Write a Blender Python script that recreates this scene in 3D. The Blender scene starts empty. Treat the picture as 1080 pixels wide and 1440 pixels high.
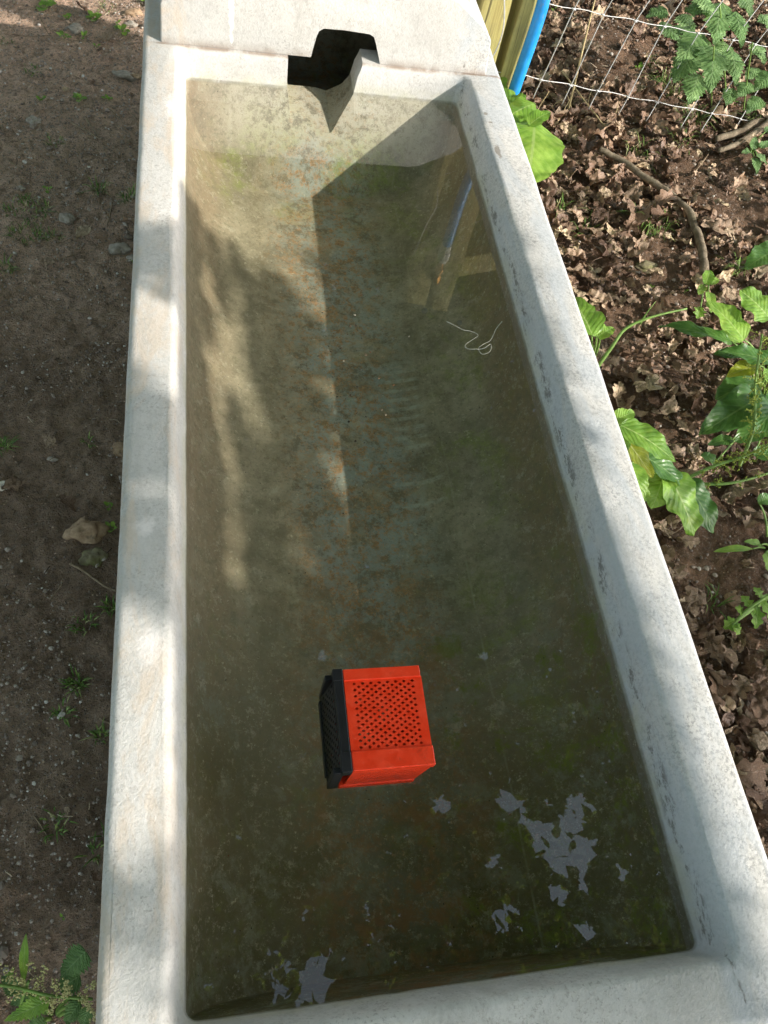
import bpy, bmesh, math, random
import numpy as np
from mathutils import Vector, Matrix, noise
random.seed(7); rng = np.random.default_rng(7)
R_ = math.radians
scene = bpy.context.scene
col = scene.collection

# ------------------------------------------------------------------ camera
CAM = Vector((0.032, -0.0102, 1.0346)); F = 1147.0
RM = Matrix(((0.97758, 0.016305, -0.209931), (-0.124287, 0.849471, -0.512788), (0.169969, 0.527383, 0.832453)))
cd = bpy.data.cameras.new('camera'); cam = bpy.data.objects.new('camera', cd); col.objects.link(cam)
cam.matrix_world = Matrix.Translation(CAM) @ RM.to_4x4()
cd.sensor_width = 36; cd.sensor_fit = 'AUTO'; cd.lens = F / 1440 * 36; cd.clip_start = 0.02; cd.clip_end = 2000
scene.camera = cam
# ------------------------------------------------------------------ world, sun, exposure
TOSUN = Vector((1.376, -0.80, 1.0)).normalized()
w = bpy.data.worlds.new('World'); scene.world = w; w.use_nodes = True
nt = w.node_tree; bg = nt.nodes['Background']
sky = nt.nodes.new('ShaderNodeTexSky'); sky.sky_type = 'NISHITA'; sky.sun_disc = False
sky.sun_elevation = math.asin(TOSUN.z); sky.sun_rotation = math.atan2(TOSUN.x, TOSUN.y)
sky.air_density = 1.0; sky.dust_density = 2.0; sky.ozone_density = 1.0
hs = nt.nodes.new('ShaderNodeHueSaturation'); hs.inputs['Saturation'].default_value = .68; hs.inputs['Hue'].default_value = .482; hs.inputs['Value'].default_value = 1.0
nt.links.new(sky.outputs[0], hs.inputs['Color']); nt.links.new(hs.outputs[0], bg.inputs[0]); bg.inputs[1].default_value = 0.15
sd = bpy.data.lights.new('sun', 'SUN'); sd.energy = 2.1; sd.angle = R_(0.55); sd.color = (1.0, 0.94, 0.85)
so = bpy.data.objects.new('sun', sd); col.objects.link(so)
so.rotation_euler = TOSUN.to_track_quat('Z', 'Y').to_euler()
scene.view_settings.view_transform = 'Standard'; scene.view_settings.look = 'None'
scene.view_settings.exposure = 1.45; scene.view_settings.gamma = 1.0
scene.render.engine = 'CYCLES'
cy = scene.cycles
cy.use_denoising = True; cy.max_bounces = 7; cy.diffuse_bounces = 3; cy.glossy_bounces = 3
cy.transmission_bounces = 4; cy.transparent_max_bounces = 10; cy.volume_bounces = 0
cy.caustics_reflective = False; cy.caustics_refractive = False; cy.sample_clamp_indirect = 6

# ------------------------------------------------------------------ helpers
def ray(px, py):
    return RM @ Vector(((px - 540) / F, -(py - 720) / F, -1.0))
def P(px, py, z=0.06):
    d = ray(px, py); t = (z - CAM.z) / d.z; return CAM + d * t
def PY(px, py, Y):
    d = ray(px, py); t = (Y - CAM.y) / d.y; return CAM + d * t

def mesh(name, verts, faces, smooth=True):
    me = bpy.data.meshes.new(name); me.from_pydata([tuple(v) for v in verts], [], faces); me.update()
    if smooth: me.polygons.foreach_set('use_smooth', [True] * len(me.polygons))
    return me
def obj(name, me, mat, parent=None, loc=None):
    o = bpy.data.objects.new(name, me); col.objects.link(o)
    if mat: me.materials.clear(); me.materials.append(mat)
    if parent: o.parent = parent
    if loc is not None: o.location = loc
    return o
def tag(o, label=None, cat=None, group=None, kind=None):
    if label: o['label'] = label
    if cat: o['category'] = cat
    if group: o['group'] = group
    if kind: o['kind'] = kind
    return o
def empty(name, loc, label, cat, group=None):
    e = bpy.data.objects.new(name, None); col.objects.link(e); e.location = loc; e.empty_display_size = 0.05
    return tag(e, label, cat, group)

class MB:
    """collects geometry for one mesh"""
    def __init__(s): s.v = []; s.f = []; s.uv = []
    def add(s, v, f):
        k = len(s.v); s.v += [Vector(p) for p in v]; s.f += [tuple(i + k for i in q) for q in f]; return s
    def box(s, a, b):
        x0, y0, z0 = a; x1, y1, z1 = b
        return s.add([(x0,y0,z0),(x1,y0,z0),(x1,y1,z0),(x0,y1,z0),(x0,y0,z1),(x1,y0,z1),(x1,y1,z1),(x0,y1,z1)],
                     [(3,2,1,0),(4,5,6,7),(0,1,5,4),(1,2,6,5),(2,3,7,6),(3,0,4,7)])
    def tube(s, pts, rad, n=8, cap=True):
        pts = [Vector(p) for p in pts]
        if not isinstance(rad, (list, tuple)): rad = [rad] * len(pts)
        v = []; f = []; up = Vector((0.13, 0.21, 0.97))
        side = None
        for i, p in enumerate(pts):
            t = (pts[min(i + 1, len(pts) - 1)] - pts[max(i - 1, 0)]).normalized()
            if side is None:
                side = t.cross(up)
                if side.length < .1: side = t.cross(Vector((1, 0, 0)))
            side = (side - t * side.dot(t)).normalized()
            b = t.cross(side)
            for k in range(n):
                a = 2 * math.pi * k / n
                v.append(p + (side * math.cos(a) + b * math.sin(a)) * rad[i])
        for i in range(len(pts) - 1):
            for k in range(n):
                f.append((i*n+k, i*n+(k+1)%n, (i+1)*n+(k+1)%n, (i+1)*n+k))
        if cap:
            f.append(tuple(range(n))[::-1]); f.append(tuple((len(pts)-1)*n + k for k in range(n)))
        return s.add(v, f)
    def build(s, name, mat, parent=None, smooth=True, origin=None):
        vs = s.v
        if origin is not None: vs = [v - Vector(origin) for v in vs]
        me = mesh(name, vs, s.f, smooth)
        return obj(name, me, mat, parent, origin)
def bez(a, b, c, n):
    return [a*(1-t)**2 + b*2*t*(1-t) + c*t*t for t in [i/(n-1) for i in range(n)]]
def wob(a, b, n, amp, seed=0, sag=0):
    a = Vector(a); b = Vector(b); out = []
    for i in range(n):
        t = i/(n-1); p = a.lerp(b, t)
        e = math.sin(math.pi*t)**.5 if 0 < t < 1 else 0
        q = noise.noise_vector(Vector((t*n*.45, seed*3.7, 1.3)))
        out.append(p + q*amp*e - Vector((0,0,sag*4*t*(1-t))))
    return out
def sharp(me, ang=35):
    bm = bmesh.new(); bm.from_mesh(me)
    for e in bm.edges:
        if len(e.link_faces) == 2 and e.calc_face_angle(0) > R_(ang): e.smooth = False
    bm.to_mesh(me); bm.free()

# ------------------------------------------------------------------ node material helpers
class NM:
    def __init__(s, name):
        s.m = bpy.data.materials.new(name); s.m.use_nodes = True; s.nt = s.m.node_tree
        s.b = s.nt.nodes['Principled BSDF']; s.out = s.nt.nodes['Material Output']
        s.tc = s.nt.nodes.new('ShaderNodeTexCoord'); s.obj = s.tc.outputs['Object']
        s.geo = s.nt.nodes.new('ShaderNodeNewGeometry'); s.pos = s.geo.outputs['Position']
    def N(s, t, **k):
        n = s.nt.nodes.new(t)
        for a, v in k.items(): setattr(n, a, v)
        return n
    def set(s, sock, v):
        if isinstance(v, bpy.types.NodeSocket): s.nt.links.new(v, sock)
        elif isinstance(v, (tuple, list)) and len(v) == 3 and sock.type == 'RGBA': sock.default_value = (*v, 1)
        else: sock.default_value = v
    def math(s, op, a, b=0.0, c=None, clamp=False):
        n = s.N('ShaderNodeMath', operation=op); n.use_clamp = clamp
        s.set(n.inputs[0], a); s.set(n.inputs[1], b)
        if c is not None: s.set(n.inputs[2], c)
        return n.outputs[0]
    def noise(s, vec, scale, detail=4, rough=.55, dist=0, out='Fac', stretch=None):
        if stretch:
            mp = s.N('ShaderNodeMapping'); s.set(mp.inputs[0], vec); mp.inputs['Scale'].default_value = stretch; vec = mp.outputs[0]
        n = s.N('ShaderNodeTexNoise'); s.set(n.inputs['Vector'], vec)
        n.inputs['Scale'].default_value = scale; n.inputs['Detail'].default_value = detail
        n.inputs['Roughness'].default_value = rough; n.inputs['Distortion'].default_value = dist
        return n.outputs[out]
    def vor(s, vec, scale, feat='F1', out='Distance'):
        n = s.N('ShaderNodeTexVoronoi', feature=feat); s.set(n.inputs['Vector'], vec); n.inputs['Scale'].default_value = scale
        return n.outputs[out]
    def map(s, v, a, b, c=0.0, d=1.0, smooth=True):
        n = s.N('ShaderNodeMapRange'); n.interpolation_type = 'SMOOTHSTEP' if smooth else 'LINEAR'
        s.set(n.inputs[0], v)
        for i, q in zip((1, 2, 3, 4), (a, b, c, d)): s.set(n.inputs[i], q)
        return n.outputs[0]
    def ramp(s, v, stops):
        n = s.N('ShaderNodeValToRGB'); s.set(n.inputs[0], v); e = n.color_ramp.elements
        while len(e) < len(stops): e.new(.5)
        for q, (p, c) in zip(e, stops): q.position = p; q.color = (*c, 1)
        return n.outputs[0]
    def mix(s, f, a, b, mode='MIX'):
        n = s.N('ShaderNodeMix', data_type='RGBA', blend_type=mode)
        s.set(n.inputs[0], f); s.set(n.inputs[6], a); s.set(n.inputs[7], b); return n.outputs[2]
    def xyz(s, v):
        n = s.N('ShaderNodeSeparateXYZ'); s.set(n.inputs[0], v); return n.outputs
    def bump(s, h, strength=.5, dist=.002):
        n = s.N('ShaderNodeBump'); s.set(n.inputs['Height'], h); n.inputs['Strength'].default_value = strength
        n.inputs['Distance'].default_value = dist; s.set(s.b.inputs['Normal'], n.outputs[0]); return n.outputs[0]
    def base(s, c, rough=.8, spec=.3):
        s.set(s.b.inputs['Base Color'], c); s.set(s.b.inputs['Roughness'], rough)
        s.set(s.b.inputs['Specular IOR Level'], spec)
    def scale(s, c, f): return s.mix(1.0, c, s.N_gray(f), 'MULTIPLY')
    def N_gray(s, f):
        n = s.N('ShaderNodeCombineColor'); [s.set(n.inputs[i], f) for i in range(3)]; return n.outputs[0]

# ---- concrete, wet and algae-stained below the waterline
def spot(M, x, y, cx, cy, rx, ry, n, soft=.5):
    a = M.math('DIVIDE', M.math('SUBTRACT', x, cx), rx); b = M.math('DIVIDE', M.math('SUBTRACT', y, cy), ry)
    r = M.math('SQRT', M.math('ADD', M.math('MULTIPLY', a, a), M.math('MULTIPLY', b, b)))
    r = M.math('ADD', r, M.math('MULTIPLY', M.math('SUBTRACT', n, .5), 1.6))
    return M.map(r, 1.0, 1.0 - soft, 0, 1)
def concrete():
    M = NM('weathered_concrete'); o = M.pos
    x, y, z = M.xyz(o)[0:3]
    big = M.noise(o, 5, 5, .6); mid = M.noise(o, 26, 5, .65); fine = M.noise(o, 240, 3, .7)
    c = M.ramp(big, [(.3, (.50, .495, .48)), (.52, (.57, .555, .53)), (.7, (.64, .62, .595))])
    c = M.mix(M.map(mid, .48, .75, 0, .5), c, (.62, .61, .59))
    zz0 = M.map(M.noise(o, 8, 5, .7, .5), .4, .62, .15, 1); c = M.mix(M.math('MULTIPLY', M.map(fine, .54, .66, 0, .6), zz0), c, (.27, .255, .235)); c = M.mix(M.map(M.noise(o, 3.5, 6, .75, .8, stretch=(1.6, .6, 1)), .5, .68, 0, .5), c, (.40, .385, .36)); c = M.mix(M.math('MULTIPLY', M.map(M.noise(o, 420, 2, .6), .58, .68, 0, .3), zz0), c, (.70, .68, .65)); c = M.mix(M.map(M.noise(o, 75, 5, .75), .5, .68, 0, .38), c, (.36, .345, .32))
    # dark lichen speckle, densest on the right-hand rim
    sp = M.noise(o, 170, 5, .85); zone = M.map(M.noise(o, 11, 5, .7, .4), .34, .6, .25, 1)
    right = M.map(x, .55, .66, .22, 1)
    c = M.mix(M.math('MULTIPLY', M.math('MULTIPLY', M.map(sp, .49, .58), zone), M.math('MULTIPLY', right, .62)), c, (.17, .17, .165))
    # right rim: blue cast of sky-lit shade, put into the colour
    blu = M.map(M.noise(o, 14, 4, .6, .6, stretch=(1, .3, 1)), .4, .62)
    c = M.mix(M.math('MULTIPLY', M.math('MULTIPLY', blu, M.map(x, .57, .6)), .55), c, (.42, .46, .50))
    # rusty / tan tint on the left rim
    lft = M.map(x, .03, -.02)
    tan = M.map(M.noise(o, 10, 5, .7, .8, stretch=(2.2, .7, 1)), .45, .65)
    c = M.mix(M.math('MULTIPLY', M.math('MULTIPLY', tan, lft), .6), c, (.58, .48, .38))
    # yellowish slime band close to the water
    yb = M.math('MULTIPLY', M.map(z, .03, .004), M.map(M.noise(o, 18, 4, .6), .35, .6))
    yb = M.math('MULTIPLY', yb, M.map(z, -.02, -.001))
    c = M.mix(M.math('MULTIPLY', yb, .4), c, (.50, .48, .30))
    # dark drip line along the inner right lip
    dl = M.math('MULTIPLY', M.map(M.math('ABSOLUTE', M.math('SUBTRACT', x, .606)), .0045, .001), M.map(M.noise(o, 60, 5, .8, stretch=(1, .4, 1)), .5, .62))
    c = M.mix(M.math('MULTIPLY', dl, .75), c, (.13, .12, .105))
    n1 = M.noise(o, 60, 4, .7)
    for (px, py, rx, ry) in ((700, 212, .0075, .026), (683, 160, .006, .006), (690, 172, .006, .003), (763, 586, .003, .008), (757, 540, .003, .007)):
        q = P(px, py, .06)
        c = M.mix(M.math('MULTIPLY', spot(M, x, y, q.x, q.y, rx, ry, n1, .35), .7), c, (.19, .16, .125))
    for (px, py, rx, ry) in ((212, 905, .022, .035), (240, 150, .012, .05), (205, 740, .02, .02)):  # soft sun patches on the left rim, put into the colour
        q = P(px, py, .06)
        c = M.mix(M.math('MULTIPLY', spot(M, x, y, q.x, q.y, rx, ry, n1, .9), .7), c, (.78, .74, .72))
    wl = M.math('MULTIPLY', M.map(z, .0065, .002), M.map(M.noise(o, 25, 4, .7), .3, .6, .45, 1)); c = M.mix(M.math('MULTIPLY', wl, .6), c, (.16, .15, .09))
    # brown crack line at the head joint
    jl = M.math('MULTIPLY', M.map(M.math('ABSOLUTE', M.math('SUBTRACT', y, 1.7425)), .006, .001), M.map(z, .05, .056))
    c = M.mix(M.math('MULTIPLY', jl, M.map(mid, .35, .6, .2, .8)), c, (.24, .17, .12))
    drip = spot(M, x, z, .094, .15, .006, .085, n1, .3)
    c = M.mix(M.math('MULTIPLY', drip, M.map(y, 1.70, 1.735)), c, (.80, .79, .77))
    # holes
    pit = M.map(M.vor(o, 130), .06, .02); pitm = M.map(M.noise(o, 40), .52, .6)
    pit = M.math('MULTIPLY', pit, pitm); c = M.mix(M.math('MULTIPLY', pit, .8), c, (.12, .11, .10)); c = M.mix(M.math('MULTIPLY', M.math('MULTIPLY', M.map(M.math('ABSOLUTE', M.math('SUBTRACT', M.noise(o, 6, 6, .65, .6), .5)), .004, .001), .3), M.map(M.noise(o, 4, 2), .52, .6)), c, (.25, .2, .15))
    # ---- below water: algae skin
    u1 = M.noise(o, 7, 6, .65, .8); u2 = M.noise(o, 38, 6, .75); u3 = M.noise(o, 15, 5, .7, .5); u4 = M.noise(o, 130, 3, .7)
    wet = M.ramp(u1, [(.3, (.095, .088, .062)), (.5, (.155, .142, .102)), (.72, (.235, .212, .155))])
    cen = M.map(M.math('ABSOLUTE', M.math('SUBTRACT', x, .31)), .16, .06)
    right_u = M.map(x, .38, .52)
    wet = M.mix(M.math('MULTIPLY', M.map(u3, .38, .56), M.math('MULTIPLY', cen, .8)), wet, (.165, .195, .185))     # blue grey bare patches
    rust = M.math('MULTIPLY', M.math('MULTIPLY', M.map(M.noise(o, 9, 4, .6), .3, .46), M.map(M.noise(o, 55, 6, .85, .3), .49, .57)), M.map(M.math('ABSOLUTE', M.math('SUBTRACT', x, .29)), .17, .05))
    wet = M.mix(M.math('MULTIPLY', rust, M.map(u2, .38, .56, .5, 1)), wet, (.24, .135, .065))
    grn = M.math('MULTIPLY', M.map(M.noise(o, 6, 6, .7, .8), .46, .64), M.math('MAXIMUM', M.math('MULTIPLY', right_u, .7), M.map(y, 1.45, 1.62, 0, .75)))
    wet = M.mix(M.math('MULTIPLY', grn, M.map(u2, .35, .6, .3, 1)), wet, (.12, .155, .03))
    # end wall: sunk algae green, yellowish
    wet = M.mix(M.math('MULTIPLY', M.map(z, -.14, -.05), M.map(y, 1.62, 1.66, 0, .75)), wet, (.265, .25, .20))
    # right wall brown
    wet = M.mix(M.math('MULTIPLY', M.map(x, .53, .59), .75), wet, (.13, .095, .055)); wet = M.mix(M.math('MULTIPLY', M.map(x, .12, .02), M.map(M.noise(o, 30, 5, .7, stretch=(1, .15, .3)), .35, .65, .5, .95)), wet, (.15, .118, .078))
    # near end: floor darkened, its shade put into the colour
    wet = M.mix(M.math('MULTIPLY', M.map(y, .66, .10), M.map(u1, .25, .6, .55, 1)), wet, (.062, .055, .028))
    wet = M.mix(M.map(u4, .56, .68, 0, .4), wet, (.07, .06, .045)); wet = M.mix(M.map(M.noise(o, 55, 6, .85), .5, .62, 0, .55), wet, (.085, .085, .055))
    wet = M.mix(M.map(M.noise(o, 75, 5, .85), .55, .64, 0, .45), wet, (.24, .225, .17)); wet = M.mix(M.math('MULTIPLY', M.map(M.noise(o, 85, 5, .8), .56, .64), M.math('MULTIPLY', cen, .5)), wet, (.24, .15, .085))
    wet = M.mix(M.math('MULTIPLY', M.map(M.noise(o, 90, 4, .8), .6, .7), .5), wet, (.34, .33, .25))
    mot = M.noise(o, 24, 8, .86, .1); wet = M.mix(M.math('MULTIPLY', M.map(mot, .5, .6), M.map(M.math('ABSOLUTE', M.math('SUBTRACT', x, .30)), .22, .08, .35, .8)), wet, (.085, .078, .055))
    wet = M.mix(M.math('MULTIPLY', M.map(mot, .45, .36), .5), wet, (.25, .24, .19))
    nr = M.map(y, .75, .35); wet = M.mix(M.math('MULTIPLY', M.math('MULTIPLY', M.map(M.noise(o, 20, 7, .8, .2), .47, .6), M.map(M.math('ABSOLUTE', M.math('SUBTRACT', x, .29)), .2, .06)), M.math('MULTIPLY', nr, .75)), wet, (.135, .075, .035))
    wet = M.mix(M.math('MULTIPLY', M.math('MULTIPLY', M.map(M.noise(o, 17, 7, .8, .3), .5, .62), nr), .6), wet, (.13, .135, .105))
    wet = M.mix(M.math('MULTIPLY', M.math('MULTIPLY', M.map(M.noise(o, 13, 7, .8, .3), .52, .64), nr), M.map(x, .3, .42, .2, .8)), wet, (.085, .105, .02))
    wet = M.mix(1.0, wet, (1.85, 1.83, 1.80), 'MULTIPLY')
    # black grit spots
    gm = M.map(M.vor(o, 75), .10, .05); wet = M.mix(M.math('MULTIPLY', gm, M.map(M.noise(o, 8, 3), .5, .62)), wet, (.03, .025, .02))
    # tyre-like comb of pale marks on the floor
    per = M.math('FRACT', M.math('DIVIDE', M.math('ADD', y, M.math('MULTIPLY', x, -.06)), .0235))
    st = M.map(M.math('ABSOLUTE', M.math('SUBTRACT', per, .5)), .12, .26, 1, 0)
    bx = M.math('MULTIPLY', M.map(x, .372, .385), M.map(x, .452, .432)); by = M.math('MULTIPLY', M.map(y, .855, .88), M.map(y, 1.13, 1.04))
    st = M.math('MULTIPLY', M.math('MULTIPLY', st, bx), by)
    for yy in (.752, .800):
        q = M.math('ADD', M.math('MULTIPLY', M.math('POWER', M.math('SUBTRACT', x, .40), 2), 3.0), yy)
        ln = M.map(M.math('ABSOLUTE', M.math('SUBTRACT', y, q)), .006, .003, 0, 1)
        st = M.math('MAXIMUM', st, M.math('MULTIPLY', M.math('MULTIPLY', ln, M.map(x, .355, .37)), M.map(x, .465, .45)))
    wet = M.mix(M.math('MULTIPLY', st, M.map(M.noise(o, 60, 6, .8), .4, .58, .08, .62)), wet, (.44, .47, .39))
    # form-board line running the length of the basin
    ln = M.map(M.math('ABSOLUTE', M.math('SUBTRACT', x, .468)), .0022, .0008)
    wet = M.mix(M.math('MULTIPLY', ln, M.map(u3, .4, .6, .05, .35)), wet, (.36, .36, .26))
    # dark crease where the end wall meets the floor
    f = M.math('MULTIPLY', M.map(z, .002, -.004), M.math('MULTIPLY', M.map(x, -.004, .001), M.map(x, .604, .599)))
    f = M.math('MULTIPLY', f, M.map(y, -.01, 0))
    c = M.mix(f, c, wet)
    soil = M.math('MULTIPLY', M.map(z, -.2, -.4), M.map(big, .3, .6)); c = M.mix(M.math('MULTIPLY', soil, .7), c, (.12, .10, .08))
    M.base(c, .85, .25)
    h = M.math('ADD', M.math('MULTIPLY', mid, .6), M.math('MULTIPLY', fine, .28))
    h = M.math('SUBTRACT', h, M.math('MULTIPLY', pit, .6))
    M.bump(h, .75, .004); return M.m
MAT = {}
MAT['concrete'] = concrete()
def simple(name, c, rough=.7, spec=.4, var=.25, sc=30, metal=0, bump=0):
    M = NM(name); n = M.noise(M.obj, sc, 5, .6)
    c2 = tuple(v*(1-var) for v in c); c3 = tuple(min(1, v*(1+var)) for v in c)
    M.base(M.ramp(n, [(.3, c2), (.7, c3)]), rough, spec); M.b.inputs['Metallic'].default_value = metal
    if bump: M.bump(n, bump, .002)
    return M.m
def blue_pipe():
    M = NM('blue_polythene'); o = M.pos; n = M.noise(o, 40, 4)
    c = M.ramp(n, [(.3, (.013, .235, .62)), (.7, (.02, .30, .76))]); c = M.mix(M.map(M.noise(o, 55, 6, .8, .5, stretch=(1, 1, .4)), .58, .66, 0, .6), c, (.30, .27, .25))
    c = M.mix(M.map(M.noise(o, 160, 3, .8), .6, .7, 0, .4), c, (.12, .38, .75)); M.base(c, M.map(n, .3, .7, .3, .6), .5); M.bump(n, .2, .001); return M.m
MAT['blue'] = blue_pipe()
MAT['white_plastic'] = simple('grey_white_fitting', (.6, .6, .56), .5, .4, .15, 80)
MAT['brass'] = simple('tarnished_brass', (.62, .30, .07), .35, .5, .3, 60, .85)
MAT['wire'] = simple('galvanised_wire', (.50, .50, .49), .45, .5, .2, 120, .35)
MAT['added_loop'] = simple('pale_added_loop', (.5, .47, .38), .85, .2, .2, 200)
MAT['red'] = simple('red_plastic', (.92, .050, .010), .38, .45, .12, 55)
def red_plastic():
    M = NM('red_plastic'); o = M.obj; n = M.noise(o, 60, 5, .7); g = M.noise(o, 260, 3, .8)
    c = M.ramp(n, [(.3, (.82, .035, .007)), (.7, (.94, .06, .013))]); c = M.mix(M.map(M.noise(o, 28, 6, .8, 1), .54, .7, 0, .4), c, (.40, .05, .02))
    sc = M.map(M.math('ABSOLUTE', M.math('SUBTRACT', M.noise(o, 30, 3, .6, 0, stretch=(1, 5, 5)), .5)), .004, .001); c = M.mix(M.math('MULTIPLY', sc, .35), c, (.95, .25, .15))
    M.base(c, M.map(n, .3, .7, .28, .5), .45); M.bump(g, .15, .0006); return M.m
MAT['red'] = red_plastic()
MAT['black'] = simple('black_plastic', (.012, .012, .014), .4, .45, .3, 40)
MAT['straw'] = simple('dry_straw', (.50, .40, .22), .8, .2, .35, 60)
MAT['bubble'] = None

def wood():
    M = NM('treated_softwood')
    g = M.noise(M.obj, 30, 6, .65, .6, stretch=(3.2, 3.2, .16)); k = M.noise(M.obj, 7, 4, .6)
    c = M.ramp(g, [(.28, (.27, .22, .085)), (.45, (.40, .345, .135)), (.62, (.48, .425, .175)), (.8, (.55, .49, .24))])
    c = M.mix(M.map(k, .5, .7, 0, .5), c, (.25, .26, .10))
    cr = M.map(M.noise(M.obj, 12, 3, .5, .2, stretch=(2.5, 2.5, .1)), .495, .505); cr2 = M.map(M.noise(M.obj, 12, 3, .5, .2, stretch=(2.5, 2.5, .1)), .52, .507)
    c = M.mix(M.math('MULTIPLY', M.math('MULTIPLY', cr, cr2), .8), c, (.05, .04, .02))
    kn = M.vor(M.obj, 6.5); c = M.mix(M.map(M.math('FRACT', M.math('MULTIPLY', kn, 14)), .0, .5, .5, 0), c, (.2, .15, .05)) if False else c
    c = M.mix(M.map(kn, .12, .07, 0, .85), c, (.10, .065, .03)); c = M.mix(M.map(M.noise(M.obj, 14, 6, .75, .5, stretch=(1, 1, .3)), .52, .68, 0, .55), c, (.20, .19, .12))
    M.base(c, .85, .2); M.bump(g, .5, .004); return M.m
MAT['wood'] = wood()
def bark(name='bark', a=(.10, .075, .05), b=(.28, .23, .165)):
    M = NM(name); g = M.noise(M.obj, 45, 6, .7, .4); k = M.noise(M.obj, 9, 4, .6)
    c = M.mix(M.map(k, .55, .75, 0, .5), M.ramp(g, [(.32, a), (.68, b)]), (.16, .17, .08))
    M.base(c, .9, .2); M.bump(g, .8, .004); return M.m
MAT['bark'] = bark(); MAT['twig'] = bark('dead_twig', (.13, .09, .06), (.36, .28, .19))

def stone_mat(name, a, b, moss=0.0):
    M = NM(name); g = M.noise(M.obj, 60, 6, .7); k = M.noise(M.obj, 22, 5, .6)
    c = M.ramp(g, [(.32, a), (.68, b)])
    if moss: c = M.mix(M.map(k, .6 - moss*.3, .7, 0, .8), c, (.15, .16, .05))
    c = M.mix(M.map(M.noise(M.obj, 35, 4, .6), .56, .68, 0, .65), c, (.10, .075, .05))
    M.base(c, .9, .2); M.bump(g, .7, .003); return M.m
MAT['stone'] = stone_mat('pale_limestone', (.22, .19, .155), (.44, .40, .34))
MAT['stone_tan'] = stone_mat('tan_flint', (.22, .14, .085), (.50, .36, .24))
MAT['stone_moss'] = stone_mat('mossy_stone', (.14, .115, .075), (.30, .26, .17), .8)

def soil():
    M = NM('soil'); o = M.pos; x, y, z = M.xyz(o)[0:3]
    a = M.noise(o, 3.2, 6, .6, .5); b = M.noise(o, 32, 6, .75); f = M.noise(o, 190, 4, .8)
    c = M.ramp(a, [(.3, (.085, .066, .053)), (.5, (.130, .104, .084)), (.7, (.185, .152, .126))])
    grav = M.map(M.math('ADD', M.math('MULTIPLY', M.noise(o, 2.2, 3, .5), .5), M.math('MULTIPLY', M.map(y, .9, 1.9), .42)), .38, .62)
    left = M.map(x, .3, -.1)
    c = M.mix(M.math('MULTIPLY', M.math('MULTIPLY', grav, left), .8), c, (.30, .245, .21))
    c = M.mix(M.map(b, .52, .66, 0, .65), c, (.06, .046, .035))
    c = M.mix(M.math('MULTIPLY', M.map(f, .52, .66), M.map(b, .3, .6, .25, .85)), c, (.26, .225, .19))
    v = M.vor(o, 120); cc = M.map(v, .32, .12); c = M.mix(M.math('MULTIPLY', cc, M.map(M.vor(o, 120, out='Color'), .72, .8)), c, (.36, .32, .28))
    c = M.mix(M.map(f, .46, .3, 0, .7), c, (.022, .017, .012))
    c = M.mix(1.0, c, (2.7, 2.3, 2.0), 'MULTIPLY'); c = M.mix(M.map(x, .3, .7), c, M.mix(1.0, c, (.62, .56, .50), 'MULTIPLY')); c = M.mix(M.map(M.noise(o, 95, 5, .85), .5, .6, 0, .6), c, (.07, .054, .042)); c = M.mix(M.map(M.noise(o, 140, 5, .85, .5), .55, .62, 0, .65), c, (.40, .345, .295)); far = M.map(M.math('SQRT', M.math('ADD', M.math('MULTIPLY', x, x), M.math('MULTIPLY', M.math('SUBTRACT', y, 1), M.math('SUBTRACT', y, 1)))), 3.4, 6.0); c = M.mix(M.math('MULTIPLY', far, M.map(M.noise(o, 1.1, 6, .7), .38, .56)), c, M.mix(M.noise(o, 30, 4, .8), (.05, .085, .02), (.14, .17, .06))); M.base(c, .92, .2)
    h = M.math('ADD', M.math('ADD', M.math('MULTIPLY', b, 1.0), M.math('MULTIPLY', f, .45)), M.math('MULTIPLY', cc, .15))
    M.bump(h, 1.0, .02); return M.m
MAT['soil'] = soil()
def crumb():
    M = NM('gravel_crumbs'); r = M.geo.outputs['Random Per Island']
    c = M.ramp(r, [(0, (.15, .118, .095)), (.45, (.24, .195, .16)), (.75, (.35, .295, .25)), (.93, (.44, .39, .34)), (1, (.62, .58, .53))])
    M.base(c, .9, .2); M.bump(M.noise(M.obj, 300, 3), .4, .001); return M.m
MAT['crumb'] = crumb()

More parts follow.
